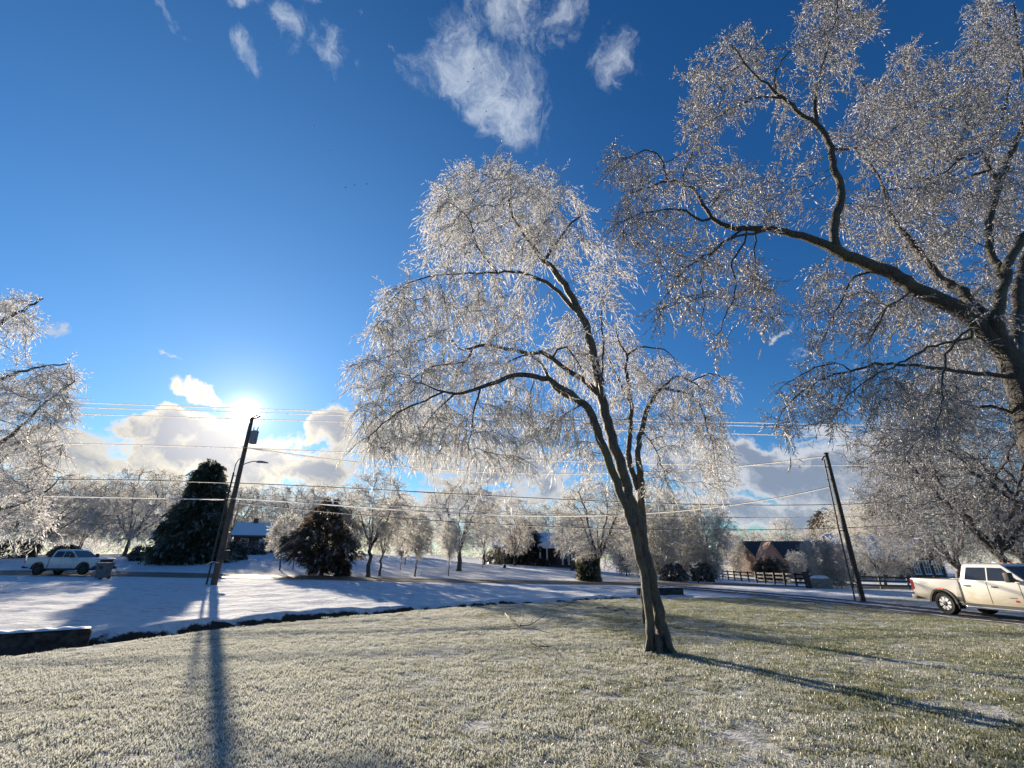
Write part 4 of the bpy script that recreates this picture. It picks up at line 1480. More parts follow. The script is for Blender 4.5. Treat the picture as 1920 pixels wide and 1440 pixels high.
evergreen('conifer', 354, 1053, 55, 866, [(0.0, 0.24), (0.08, 0.27), (0.3, 0.22), (0.55, 0.155), (0.72, 0.12), (0.88, 0.085), (1.0, 0.02)], 5200,
          'tall dark drooping conifer left of the leaning utility pole', [M['needle'], M['needle_ice']], 0.0, 0.42, 0.16, size=(0.7, 1.4), trunk=0.35)
evergreen('cedar', 601, 1086, 45.6, 934, [(0.06, 0.0), (0.12, 0.14), (0.22, 0.31), (0.38, 0.36), (0.52, 0.31), (0.66, 0.28), (0.8, 0.20), (0.92, 0.10), (1.0, 0.03)], 1900,
          'dark reddish cedar with a bare forked trunk beside the road', [M['needle_dark'], M['needle_ice']], 0.1, 0.75, 0.12, size=(0.5, 0.95), trunk=0.2)
evergreen('magnolia', 985, 1058, 80, 975, [(0.0, 0.30), (0.3, 0.38), (0.6, 0.26), (0.85, 0.12), (1.0, 0.02)], 1500,
          'dark evergreen beside the columned house', [M['needle_dark'], M['needle_ice']], 0, 0.4, 0.05, size=(0.7, 1.4))
evergreen('weeping_evergreen', 1104, 1092, 46.5, 1042, [(0.0, 0.24), (0.4, 0.25), (0.75, 0.2), (1.0, 0.06)], 380,
          'weeping dark evergreen shrub left of the broad low branched tree', [M['needle'], M['needle_ice']], 0, 0.5, 0.15, 'shrub', 0.08, (0.5, 1.0))
evergreen('pine_tree', 1575, 1075, 110, 955, [(0.45, 0.02), (0.55, 0.16), (0.75, 0.22), (0.92, 0.12), (1.0, 0.03)], 700,
          'distant dark pine showing right of the right pole top', [M['needle_dark'], M['needle_ice']], 0.4, 0.6, 0.2, size=(1.0, 1.8))
evergreen('pine_tree', 1697, 1075, 88, 925, [(0.4, 0.02), (0.5, 0.16), (0.75, 0.2), (0.92, 0.12), (1.0, 0.03)], 700,
          'dark pine top poking through the iced twigs at right', [M['needle_dark'], M['needle_ice']], 0.4, 0.6, 0.2, size=(0.9, 1.6))
BU = [(438, 1052, 60, 1012, 0.85, 700, 'rounded grey frosted bush right of the leaning pole'), (412, 1052, 62, 1020, 0.8, 400, 'frosted bush half hidden by the leaning pole'), (262, 1055, 56, 1022, 0.9, 400, 'ragged bush at the foot of the tall conifer'),
      (1000, 1060, 77, 1045, 0.9, 300, 'clipped dark bush left of the porch steps'), (1019, 1060, 77, 1046, 0.9, 300, 'clipped dark bush beside the porch columns'), (1090, 1063, 76, 1040, 0.8, 350, 'dark bush right of the porch columns'),
      (1440, 1082, 64, 1046, 0.7, 600, 'round dark evergreen bush left of the porch gable'), (1455, 1082, 68, 1044, 0.7, 500, 'frosted round bush touching the porch gable'), (20, 1050, 60, 1010, 1.6, 500, 'low dark hedge behind the left pickup'), (120, 1050, 62, 1022, 1.6, 500, 'low frosted hedge right of the left pickup roof'),
      (930, 1062, 76, 1025, 1.0, 420, 'frosted bush behind the lamp post'), (640, 1086, 45.8, 1050, 0.45, 260, 'small dark bush at the right foot of the cedar'), (1265, 1093, 50, 1055, 0.9, 400, 'brownish frosted undergrowth behind the snow capped mailbox'), (1320, 1090, 53, 1055, 0.9, 400, 'brownish frosted undergrowth at the fence end'),
      (480, 1040, 70, 1015, 1.0, 300, 'low bush below the red brick house')]
for px, py, Y, ty, wd, n, lb in BU:
    dark = 'dark' in lb
    evergreen('bush', px, py, Y, ty, [(0.0, 0.5 * wd), (0.35, 0.62 * wd), (0.7, 0.5 * wd), (0.9, 0.3 * wd), (1.0, 0.1)], n, lb, [M['needle_dark'] if dark else M['shrub'], M['needle_ice']], 0, 0.2, 0.06 if dark else 0.3, 'bush', 0.05, (0.35, 0.8), group='bushes across the road')


# ------------------------------------------------------------------ houses
def wall_window(parent, x, z, w, h, y, mat_frame, face='front'):
    """window built on a wall facing -y (front) or -x (side); frame > pane and sill"""
    mb = MB()
    t_ = 0.09
    for a0, a1, b0, b1 in ((x - w / 2 - t_, x + w / 2 + t_, z + h, z + h + t_), (x - w / 2 - t_, x + w / 2 + t_, z - t_, z), (x - w / 2 - t_, x - w / 2, z, z + h), (x + w / 2, x + w / 2 + t_, z, z + h),
                           (x - 0.025, x + 0.025, z, z + h), (x - w / 2, x - 0.03, z + h * 0.5 - 0.025, z + h * 0.5 + 0.025), (x + 0.03, x + w / 2, z + h * 0.5 - 0.025, z + h * 0.5 + 0.025)):
        mb.box(a0, a1, y - 0.07, y + 0.02, b0, b1)
    f = mb.build('window', mat_frame, parent)
    MB().box(x - w / 2, x + w / 2, y - 0.02, y + 0.01, z, z + h).build('pane', M['glass'], f)
    MB().box(x - w / 2 - 0.14, x + w / 2 + 0.14, y - 0.14, y + 0.02, z - t_ - 0.07, z - t_ - 0.004).build('sill', mat_frame, f)
    return f


def gable_roof(parent, x0, x1, y0, y1, zb, zr, ridge='x', over=0.45, th=0.16, mat=None, snow=True, name='roof'):
    if ridge == 'x':
        ym = (y0 + y1) / 2
        k = (zr - zb) / (ym - y0)
        poly = [(y0 - over, zb - over * k), (ym, zr), (y1 + over, zb - over * k), (y1 + over, zb - over * k + th), (ym, zr + th), (y0 - over, zb - over * k + th)]
        r_ = MB().prism(poly, x0 - over, x1 + over, 'x').build(name, mat, parent)
        if snow:
            p2 = [(a, b + th + 0.01) for a, b in poly[:3]]
            p2 = p2 + [(a, b + 0.09) for a, b in reversed(p2)]
            MB().prism(p2, x0 - over + 0.03, x1 + over - 0.03, 'x').build('snow', M['snow'], r_)
    else:
        xm = (x0 + x1) / 2
        k = (zr - zb) / (xm - x0)
        poly = [(x0 - over, zb - over * k), (xm, zr), (x1 + over, zb - over * k), (x1 + over, zb - over * k + th), (xm, zr + th), (x0 - over, zb - over * k + th)]
        r_ = MB().prism(poly, y0 - over, y1 + over, 'y').build(name, mat, parent)
        if snow:
            p2 = [(a, b + th + 0.01) for a, b in poly[:3]]
            p2 = p2 + [(a, b + 0.09) for a, b in reversed(p2)]
            MB().prism(p2, y0 - over + 0.03, y1 + over - 0.03, 'y').build('snow', M['snow'], r_)
    return r_


def gable_body(parent, x0, x1, y0, y1, zb, zr, mat, ridge='x', name='wall', z0=-1.0):
    if ridge == 'x':
        return MB().prism([(y0, z0), (y1, z0), (y1, zb), ((y0 + y1) / 2, zr), (y0, zb)], x0, x1, 'x').build(name, mat, parent)
    return MB().prism([(x0, z0), (x1, z0), (x1, zb), ((x0 + x1) / 2, zr), (x0, zb)], y0, y1, 'y').build(name, mat, parent)


# red house
b = P(488, 1036, 78)
hz = tz(b.x, b.y)
h1 = empty('brick_house', (b.x, b.y, hz), R(22), 'small red brick house with a snowy gable roof behind the leaning pole', 'house')
gable_body(h1, -4.2, 3.4, 0, 6.4, 2.7, 4.6, M['brick_red'], 'x')
gable_roof(h1, -4.2, 3.4, 0, 6.4, 2.7, 4.6, 'x', 0.5, 0.16, M['shingle'])
for x in (-2.6, 1.8):
    wall_window(h1, x, 0.9, 1.0, 1.2, 0, M['white_paint'])
dm = MB().box(-0.5, 0.45, -0.05, 0.03, 0, 2.1).build('door', M['white_paint'], h1)
MB().box(0.28, 0.34, -0.10, -0.05, 0.95, 1.05).build('handle', M['chrome'], dm)
MB().box(-2.2, -1.5, 2.9, 3.5, 4.0, 5.5).build('chimney', M['brick_red'], h1)
MB().box(-5.0, -4.88, -1.9, -1.78, -0.3, 2.45).build('porch_post', M['white_paint'], h1)
MB().box(2.9, 3.02, -1.9, -1.78, -0.3, 2.45).build('porch_post', M['white_paint'], h1)
MB().prism([(-2.1, 2.25), (0.02, 2.6), (0.02, 2.7), (-2.1, 2.36)], -5.1, 3.2, 'x').build('porch_roof', M['shingle'], h1)

# columned house
b = P(1030, 1058, 80)
hz = tz(b.x, b.y)
h2 = empty('brick_house', (b.x, b.y, hz), 0, 'dark brick house with a white columned porch in the shade', 'house')
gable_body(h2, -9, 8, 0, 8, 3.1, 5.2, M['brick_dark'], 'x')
gable_roof(h2, -9, 8, 0, 8, 3.1, 5.2, 'x', 0.5, 0.16, M['shingle'])
MB().box(-1.9, 4.2, -2.4, -0.004, -0.6, 0.25).build('porch_floor', M['brick_dark'], h2)
MB().box(-2.0, 4.3, -2.5, -0.004, 2.75, 3.2).build('porch_beam', M['white_paint'], h2)
MB().prism([(-2.1, 3.2), (4.4, 3.2), (1.15, 4.7)], -2.55, -0.004, 'y').build('pediment', M['white_paint'], h2)
for x in (-1.6, -0.5, 2.0, 3.0, 3.9):
    MB().lathe([(0.19, 0.25), (0.19, 0.35), (0.14, 0.4), (0.125, 2.55), (0.18, 2.62), (0.18, 2.75)], 10, (x, -2.2, 0)).build('column', M['white_paint'], h2, smooth=True)
dm = MB().box(0.25, 1.2, -0.06, 0.02, 0.25, 2.4).build('door', M['plastic'], h2)
MB().box(1.06, 1.12, -0.12, -0.06, 1.2, 1.3).build('handle', M['chrome'], dm)
for x in (-7.2, -4.6, -3.0, 5.8):
    wall_window(h2, x, 0.9, 0.9, 1.6, 0, M['white_paint'])
MB().box(-0.9, 3.1, -3.0, -2.404, -0.8, -0.1).build('step', M['stone'], h2)

# long brick house at the right
b = P(1640, 1082, 74)
hz = tz(b.x, b.y)
h3 = empty('brick_house', (b.x, b.y, hz), 0, 'long brick house with a steep porch gable behind the black fence', 'house')
gable_body(h3, -2.6, 10.0, 0, 10, 3.0, 6.4, M['brick_sunlit'], 'x')
gable_roof(h3, -2.6, 10.0, 0, 10, 3.0, 6.4, 'x', 0.45, 0.16, M['shingle'])
w2_ = gable_body(h3, 4.2, 9.6, -1.6, 3.0, 3.0, 5.6, M['brick_dark'], 'y', 'wing_wall')  # same house brick, darker copy for the front that lies in shade
gable_roof(h3, 4.2, 9.6, -1.6, 4.2, 3.0, 5.6, 'y', 0.4, 0.16, M['shingle'], True, 'wing_roof')
for x in (5.4, 6.9, 8.4):
    wall_window(h3, x, 0.8, 0.75, 1.7, -1.6, M['white_paint'])
dm = MB().box(1.4, 2.4, -0.06, 0.02, 0, 2.2).build('door', M['plastic'], h3)
MB().box(2.24, 2.3, -0.12, -0.06, 0.95, 1.05).build('handle', M['chrome'], dm)
for k in range(9):
    MB().box(9.45, 9.68, -1.72, -1.604, 0.05 + k * 0.33, 0.05 + k * 0.33 + 0.2).build('corner_stone', M['white_paint'], h3)
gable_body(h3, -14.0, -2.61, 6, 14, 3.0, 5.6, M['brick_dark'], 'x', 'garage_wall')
gable_roof(h3, -14.0, -2.8, 6, 14, 3.0, 5.6, 'x', 0.4, 0.16, M['shingle'], False, 'garage_roof')
gable_body(h3, -14.6, -11.2, 3.4, 6.0, 2.5, 5.3, M['brick_sunlit'], 'y', 'porch_gable', 2.3)
gable_roof(h3, -14.6, -11.2, 3.4, 5.9, 2.5, 5.3, 'y', 0.25, 0.14, M['sunlit_shingle'], False, 'porch_roof')
for x in (-14.4, -12.9, -11.4):
    MB().box(x - 0.14, x + 0.14, 3.45, 3.73, -0.5, 2.3).build('porch_post', M['brick_sunlit'], h3)
MB().box(2.0, 2.9, 4.6, 5.5, 5.8, 7.6).build('chimney', M['brick_dark'], h3)

# ------------------------------------------------------------------ fence
fence = empty('rail_fence', (27.6, 48, tz(27.6, 48)), 0, 'black three rail wooden fence round the right house lawn', 'fence')
fo = np.array(fence.location)


def fence_run(a, b_, spacing):
    a, b_ = np.array(a, float), np.array(b_, float)
    n = int(np.linalg.norm(b_ - a) / spacing)
    an = math.atan2(b_[1] - a[1], b_[0] - a[0])
    pts = [a + (b_ - a) * i / n for i in range(n + 1)]
    for i, q in enumerate(pts):
        z = tz(*q)
        x, y = q - fo[:2]
        MB().box(x - 0.07, x + 0.07, y - 0.07, y + 0.07, z - fo[2] - 0.3, z - fo[2] + 1.2, an).build('post', M['black_paint'], fence)
        if i:
            p_ = pts[i - 1]
            z2 = tz(*p_)
            for h in (0.32, 0.70, 1.06):
                s_ = np.array([math.sin(an), -math.cos(an)]) * 0.09
                A0 = Vector((p_[0] - fo[0] + s_[0], p_[1] - fo[1] + s_[1], z2 - fo[2] + h))
                B0 = Vector((x + s_[0], y + s_[1], z - fo[2] + h))
                d_ = (B0 - A0).normalized()
                sd = Vector((-d_.y, d_.x, 0)).normalized() * 0.018
                up_ = Vector((0, 0, 0.075))
                mb = MB()
                mb.v = [tuple(c) for c in (A0 - sd - up_, A0 + sd - up_, A0 + sd + up_, A0 - sd + up_, B0 - sd - up_, B0 + sd - up_, B0 + sd + up_, B0 - sd + up_)]
                mb.f = [(0, 1, 2, 3), (7, 6, 5, 4), (0, 4, 5, 1), (1, 5, 6, 2), (2, 6, 7, 3), (3, 7, 4, 0)]
                mb.build('rail', M['black_paint'], fence)


fence_run((27.6, 48), (62, 47), 2.5)
fence_run((27.6, 48), (31, 78), 2.5)

# ------------------------------------------------------------------ utility poles and cables
def pole_line(px0, py0, px1, py1, Y):
    a = P(px0, py0, Y)
    a.z = tz(a.x, a.y)
    b_ = P(px1, py1, Y)
    return a, b_


pa, pt = pole_line(398, 1107, 473, 783, 33)
poleA = empty('utility_pole', pa, 0, 'wooden utility pole with transformer and street light against the sun', 'utility pole')
v = pt - pa
MB().tube([(0, 0, -0.3), v * 0.35, v * 0.7, v], [0.20, 0.18, 0.155, 0.13], 14).build('pole', M['pole'], poleA, smooth=True)


def onp(f, dx=0, dy=0, dz=0):
    return v * f + Vector((dx, dy, dz))


mb = MB()
c = onp(0.865, 0.52, -0.1)
mb.lathe([(0.20, -0.48), (0.26, -0.45), (0.26, 0.40), (0.28, 0.42), (0.27, 0.47), (0.10, 0.53)], 16, c)
tr_o = mb.build('transformer', M['metal'], poleA, smooth=True)
for dx in (-0.1, 0.12):
    mb = MB()
    mb.tube([c + Vector((dx, 0, 0.48)), c + Vector((dx * 1.3, 0, 0.62)), c + Vector((dx * 1.5, 0, 0.82))], [0.05, 0.035, 0.025], 8)
    mb.build('bushing', M['dark_metal'], tr_o)
for f in (0.85, 0.885):
    MB().tube([onp(f), onp(f, 0.34, -0.06)], 0.035, 6).build('bracket', M['dark_metal'], poleA)
arm = MB().tube([onp(0.685), onp(0.69, 0.5, -0.3, 0.05), onp(0.69, 1.2, -0.7, 0.12), onp(0.69, 1.9, -1.1, 0.0)], 0.035, 8).build('lamp_arm', M['metal'], poleA, smooth=True)
MB().prism([(1.8, -0.06), (2.55, -0.10), (2.6, -0.04), (2.2, 0.06), (1.9, 0.06)], -0.12, 0.12, 'y').build('lamp_head', M['metal'], arm, 0.02, loc=onp(0.69, 0, -1.25, -0.03))
# conduit on stand-off brackets
MB().tube([(-0.42, -0.1, -0.2), onp(0.3, -0.40, -0.1), onp(0.64, -0.36, -0.1)], 0.06, 8).build('conduit', M['dark_metal'], poleA, smooth=True)
MB().tube([onp(0.64, -0.36, -0.1), onp(0.69, -0.36, -0.1), onp(0.72, -0.25, -0.08), onp(0.735, -0.05, -0.05)], 0.03, 8).build('service_loop', M['cable'], poleA, smooth=True)
for f in (0.15, 0.38, 0.62):
    MB().tube([onp(f), onp(f, -0.40, -0.1)], 0.03, 6).build('bracket', M['dark_metal'], poleA)
MB().box(0.14, 0.60, -0.25, 0.1, 1.55, 2.15).build('meter_box', M['dark_metal'], poleA, 0.02)
MB().tube([onp(0.04, 0.3, -0.05), onp(0.2, 0.3, -0.05), onp(0.36, 0.16, -0.05)], 0.025, 6).build('service_pipe', M['metal'], poleA)
for f, s in ((0.99, 0.35), (1.0, 0.15)):
    MB().tube([onp(f), onp(f, s, -0.02, 0.08), onp(f, s + 0.25, -0.02, 0.22)], 0.05, 8).build('insulator', M['dark_metal'], poleA)
for f in (0.79, 0.775, 0.55, 0.46):
    MB().tube([onp(f), onp(f, 0.28, -0.2, 0)], 0.04, 6).build('insulator', M['dark_metal'], poleA)
mb = MB().tube([onp(0.1, -0.7, -0.25, 0.05), onp(0.1, -0.35, -0.2, 0.25), onp(0.1, 0.15, -0.2, 0.2)], 0.02, 6)
mb.build('marker_wire', M['white_paint'], poleA)

pa2, pt2 = pole_line(1618, 1126, 1549, 851, 27.5)
poleB = empty('utility_pole', pa2, 0, 'slim dark utility pole beside the driveway behind the white pickup', 'utility pole')
v = pt2 - pa2
MB().tube([(0, 0, -0.3), v * 0.5, v], [0.145, 0.125, 0.105], 12).build('pole', M['pole_dark'], poleB, smooth=True)
MB().tube([(-0.50, -0.1, -0.2), onp(0.5, -0.42, -0.1), onp(0.955, -0.30, -0.1)], 0.045, 8).build('conduit', M['dark_metal'], poleB, smooth=True)
for f in (0.12, 0.45, 0.9):
    MB().tube([onp(f), onp(f, -0.36, -0.1)], 0.03, 6).build('bracket', M['dark_metal'], poleB)
MB().tube([onp(0.985), onp(0.975, -0.25, -0.1, 0.02), onp(0.95, -0.42, -0.1, 0.0)], 0.04, 6).build('insulator', M['dark_metal'], poleB)
MB().lathe([(0.15, 0), (0.15, 0.05), (0.05, 0.09)], 10, v).build('cap', M['dark_metal'], poleB)


def cable(label, pts, thick, ice, ys=(33.0, 36.5), xs=(-20.0, 45.0), ext=(-70, 75), fringe=0.5):
    """iced cable through photo points; its distance runs from ys[0] at x=xs[0] to ys[1] at x=xs[1]"""
    W3 = []
    for a, b_ in pts:
        d = pix_dir(a, b_)
        # Y = y0 + m (X - x0), X = u Y
        m_ = (ys[1] - ys[0]) / (xs[1] - xs[0])
        u = d.x / d.y
        Yv = (ys[0] - m_ * xs[0]) / (1 - m_ * u)
        W3.append((u * Yv, Yv, CAMH + d.z / d.y * Yv))
    W3 = np.array(W3)
    deg = 2 if len(pts) < 6 else 3
    co = np.polyfit(W3[:, 0], W3[:, 2], deg)
    x0 = ext[0] if ext[0] is not None else W3[0, 0]
    x1 = ext[1] if ext[1] is not None else W3[-1, 0]
    n = int((x1 - x0) / 0.35)
    X = np.linspace(x0, x1, n)
    m_ = (ys[1] - ys[0]) / (xs[1] - xs[0])
    Yv = ys[0] + m_ * (X - xs[0])
    Xc = np.clip(X, W3[0, 0] - 12, W3[-1, 0] + 12)
    der = np.polyder(co)
    Z = np.polyval(co, Xc) + np.polyval(der, Xc) * (X - Xc)
    root = empty('power_cable', (X[0], Yv[0], Z[0]), 0, label, 'cable', 'iced overhead cables along the road')
    o = np.array([X[0], Yv[0], Z[0]])
    pp = np.stack([X, Yv, Z], 1) - o
    pr = np.arange(-1, n - 1)
    V, Q = tubes(pp, pr, np.full(n, thick), np.ones(n, bool), 5)
    link_mesh('wire', np_mesh('wire', V, [(Q, 0)], [M['cable']], True), root)
    if ice > 0:
        r_ = 1.35 * ice * rng.uniform(0.6, 1.3, n)
        r_ = r_ * np.interp(X, [-20, 8, 26], [1.0, 0.8, 0.42])
        p2 = pp - np.array([0, 0, thick + ice * 0.6])
        V, Q = tubes(p2, pr, r_, np.ones(n, bool), 5)
        # short icicles hanging from the sheath
        m2 = int((x1 - x0) * 9 * fringe)
        xi = rng.uniform(0, n - 1.001, m2)
        i = xi.astype(int)
        q = p2[i] + (p2[i + 1] - p2[i]) * (xi - i)[:, None]
        l = rng.uniform(0.04, 0.12, m2)
        rr_ = rng.uniform(0.012, 0.026, m2)
        IV = np.stack([q + np.stack([rr_, 0 * rr_, 0 * rr_], 1), q + np.stack([-rr_ * .5, rr_ * .87, 0 * rr_], 1), q + np.stack([-rr_ * .5, -rr_ * .87, 0 * rr_], 1), q - np.stack([0 * l, 0 * l, l + ice], 1)], 1)
        b0 = len(V) + np.arange(m2) * 4
        T = np.concatenate([np.stack([b0 + a, b0 + c_, b0 + 3], 1) for a, c_ in ((0, 1), (1, 2), (2, 0))])
        link_mesh('ice_sheath', np_mesh('ice_sheath', np.concatenate([V, IV.reshape(-1, 3)]), [(Q, 0), (T, 0)], [M['wire_ice']]), root)
    return root


cable('topmost iced cable on the sunlit utility pole', [(150, 757), (480, 763), (650, 769.5), (1200, 792), (1640, 795)], 0.012, 0.034)
cable('second iced cable just below the topmost one', [(150, 767), (480, 768), (650, 776), (1200, 799), (1640, 801)], 0.012, 0.034, (33.6, 37.2))
cable('third iced cable level with the pole top insulators', [(150, 780), (480, 780), (650, 789), (1200, 814), (1640, 818)], 0.012, 0.032)
cable('iced cable passing just under the transformer', [(110, 832), (450, 838), (690, 849), (760, 854), (1010, 863), (1232, 868), (1640, 871)], 0.013, 0.040)
ya, yb = 32.9, 27.4
cable('iced cable sagging from under the transformer to the slim pole top', [(452, 838), (540, 848), (700, 868), (760, 877), (1000, 888), (1160, 887), (1250, 882), (1400, 871), (1545, 856)], 0.013, 0.040, (ya, yb), (float(P(452, 838, ya).x), float(P(1545, 856, yb).x)), (None, None))
cable('heavy dark cable with little ice crossing mid pole', [(130, 900), (440, 903), (650, 915), (900, 932), (1230, 941), (1640, 944)], 0.028, 0.012)
cable('iced cable drooping low to the side of the slim pole', [(425, 934), (650, 945), (760, 955), (870, 966), (1000, 968), (1160, 964), (1280, 955), (1400, 941), (1558, 913)], 0.013, 0.038, (ya, yb), (float(P(425, 934, ya).x), float(P(1558, 913, yb).x)), (None, None))
cable('thin iced cable left of the leaning pole below the heavy one', [(100, 930), (250, 933), (420, 936)], 0.012, 0.032, (33, 36.5), (-20, 45), (-70, None))
cable('thin dark cable low across the far trees', [(425, 940), (640, 962), (760, 973), (1000, 985), (1170, 992), (1400, 994), (1640, 987)], 0.022, 0.008, (33, 36.5), (-20, 45), (None, 75))
cable('thin dark cable between the heavy one and the lowest one', [(425, 922), (760, 950), (1000, 961), (1200, 967), (1640, 968)], 0.016, 0.008, (33.3, 36.8), (-20, 45), (None, 75))

# ------------------------------------------------------------------ culvert headwalls
def headwall(px0, px1, ytop, Y0, Y1, label, hgt=1.0):
    a, b_ = P(px0, ytop, Y0), P(px1, ytop, Y1)
    ln = (Vector((b_.x, b_.y, 0)) - Vector((a.x, a.y, 0))).length
    an = math.atan2(b_.y - a.y, b_.x - a.x)
    root = empty('headwall', (a.x, a.y, a.z - hgt), an, label, 'culvert headwall', 'culvert headwalls of the ditch')
    mb = MB().box(0, ln, 0, 0.45, 0, hgt)
    mb.build('wall', M['headwall'], root, 0.13, True, seg=4)
    mb = MB()
    n = 24
    V, Fq = [], []
    for i in range(n + 1):
        for j in range(5):
            t_ = j / 4
            V.append((0.04 + (ln - 0.08) * i / n, 0.03 + 0.40 * t_, hgt + 0.004 + 0.06 * math.sin(math.pi * t_) ** 0.6 * (0.8 + 0.3 * math.sin(i * 1.7)) * min(1, i * 0.5, (n - i) * 0.5)))
    mb.v = V
    mb.f = [(i * 5 + j, i * 5 + j + 1, i * 5 + 5 + j + 1, i * 5 + 5 + j) for i in range(n) for j in range(4)]
    mb.build('snow_cap', M['snow'], root, smooth=True)
    MB().lathe([(0.34, -0.05), (0.34, 0.02), (0.27, 0.02), (0.27, -0.04)], 18, (ln * 0.5, -0.02, hgt * 0.32), 'y').build('culvert_pipe', M['dark_metal'], root)
    return root


headwall(-120, 167, 1197, 11.75, 13.35, 'long dark headwall with a snow cap at the left edge of the ditch', 0.95)
headwall(1198, 1282, 1103, 30.0, 30.6, 'short dark headwall behind the leaning trunk at the ditch end', 0.9)


# ------------------------------------------------------------------ pickups
def arc(cx, cz, r, a0, a1, n=14):
    return [(cx + r * math.cos(R(a0 + (a1 - a0) * i / n)), cz + r * math.sin(R(a0 + (a1 - a0) * i / n))) for i in range(n + 1)]


def pickup(loc, rz, label, paint, heavy, hs=1.0, lit=False):
    root = empty('pickup_truck', loc, rz, label, 'pickup truck')
    WB = 4.03
    AX = 0.43
    # bed
    arc_r = arc(0, AX, 0.53, 6, 174)
    for s in (-1, 1):
        poly = [(-1.05, 0.62), (-1.27, 0.66), (-1.30, 1.36), (0.80, 1.385), (0.80, 0.52), (0.56, 0.50)] + arc_r + [(-0.60, 0.52)]
        y0, y1 = (0.88, 1.005) if s > 0 else (-1.005, -0.88)
        MB().prism(poly, y0, y1).build('bed_side', paint, root, 0.025, True)
    MB().box(-1.2, 0.78, -0.876, 0.876, 0.78, 0.86).build('bed_floor', M['plastic'], root)
    MB().box(-1.31, -1.22, -0.872, 0.872, 0.66, 1.37).build('tailgate', paint, root, 0.02)
    for s in (-1, 1):
        MB().box(-1.27, 0.79, s * 0.94 - 0.055, s * 0.94 + 0.055, 1.386, 1.40).build('bed_rail_cap', M['plastic'], root)
    MB().box(0.72, 0.80, -0.872, 0.872, 0.66, 1.36).build('bed_front', paint, root)
    # cab
    cabp = [(0.835, 0.50), (0.835, 1.30), (0.86, 1.345), (3.24, 1.345), (3.27, 1.30), (3.27, 0.50)]
    cab = MB().prism(cabp, -0.995, 0.995).build('cab', paint, root, 0.03, True)
    g_ = MB()
    low_ = [(0.86, 0.955), (3.30, 0.955)]
    rings = [[(0.865, 1.335, 0.955), (3.28, 1.335, 0.93)], [(0.97, 1.93, 0.775), (2.48, 1.93, 0.765)], [(1.06, 1.985, 0.70), (2.34, 1.99, 0.69)], [(1.3, 2.015, 0.5), (2.15, 2.02, 0.5)]]
    b0 = len(g_.v)
    for (xa, za, ya_), (xb, zb_, yb_) in rings:
        g_.v += [(xa, -ya_, za), (xb, -yb_, zb_), (xb, yb_, zb_), (xa, ya_, za)]
    for i in range(3):
        for k in range(4):
            k2 = (k + 1) % 4
            g_.f.append((i * 4 + k, i * 4 + k2, i * 4 + 4 + k2, i * 4 + 4 + k))
    g_.f.append((12, 13, 14, 15))
    g_.f.append((3, 2, 1, 0))
    g_.build('roof', paint, root, 0.03, True)

    def side_y(z, x=1.5):
        t_ = (z - 1.335) / (1.93 - 1.335)
        fx = (x - 0.9) / 2.4
        return (0.955 + (0.775 - 0.955) * t_) - 0.018 * max(0, fx)
    for s in (-1, 1):
        for poly in ([(1.05, 1.39), (1.86, 1.39), (1.86, 1.86), (1.15, 1.86)], [(1.93, 1.39), (2.98, 1.39), (2.86, 1.50), (2.44, 1.85), (1.93, 1.86)]):
            mb = MB()
            o_ = [(x, s * (side_y(z, x) + 0.010), z) for x, z in poly]
            i_ = [(x, s * (side_y(z, x) - 0.03), z) for x, z in poly]
            n = len(poly)
            mb.v = o_ + i_
            mb.f = [tuple(range(n)), tuple(range(2 * n - 1, n - 1, -1))] + [(k, n + k, n + (k + 1) % n, (k + 1) % n) for k in range(n)]
            mb.build('side_window', M['glass'], root)
        # chrome strip at the rear of the glasshouse, seams, handles
        MB().box(0.842, 0.868, s * 1.0 - 0.003, s * 1.0 + 0.003, 0.54, 1.33).build('door_seam', M['plastic'], root)
        MB().box(1.885, 1.897, s * 0.998 - 0.003, s * 0.998 + 0.003, 0.56, 1.335).build('door_seam', M['plastic'], root)
        MB().box(3.0, 3.012, s * 0.998 - 0.003, s * 0.998 + 0.003, 0.56, 1.335).build('door_seam', M['plastic'], root)
        for x in (1.02, 2.02):
            MB().box(x, x + 0.2, s * 1.018 - 0.018, s * 1.018 + 0.018, 1.155, 1.205).build('door_handle', M['chrome'], root, 0.012)
        # flares
        for cx in (0.0, WB):
            mb = MB()
            o_ = arc(cx, AX, 0.60, 2, 178)
            i_ = arc(cx, AX, 0.515, 2, 178)
            mb.prism(o_ + i_[::-1], s * 0.985, s * 1.05)
            mb.build('wheel_flare', M['plastic'], root, 0.008)
        # mirror
        m_o = MB().box(2.80, 2.98, s * 1.16 - 0.11, s * 1.16 + 0.11, 1.36, 1.70).build('mirror', M['plastic'], root, 0.035, True)
        MB().box(2.84, 2.92, s * 1.0 - 0.09, s * 1.0 + 0.09, 1.40, 1.47).build('mirror_arm', M['plastic'], m_o, 0.01)
        MB().box(2.786, 2.80, s * 1.16 - 0.09, s * 1.16 + 0.09, 1.40, 1.66).build('mirror_glass', M['chrome'], m_o)
        # tail light, marker, running board
        MB().box(-1.335, -1.20, s * 0.95 - 0.065, s * 0.95 + 0.065, 0.92, 1.34).build('tail_light', M['red'], root, 0.015)
        MB().box(-0.12, 0.16, s * 1.052 - 0.008, s * 1.052 + 0.008, 0.975, 1.015).build('side_marker', M['orange'], root, 0.004)
        MB().box(0.95, 3.35, s * 0.98 - 0.11, s * 0.98 + 0.11, 0.36, 0.43).build('running_board', M['chrome'] if heavy else M['plastic'], root, 0.02)
        MB().box(0.62, 3.45, s * 0.94 - 0.06, s * 0.94 + 0.06, 0.43, 0.53).build('sill', M['plastic'], root)
        MB().box(0.56, 0.60, s * 0.9 - 0.14, s * 0.9 + 0.14, 0.28, 0.62).build('mud_flap', M['rubber'], root)
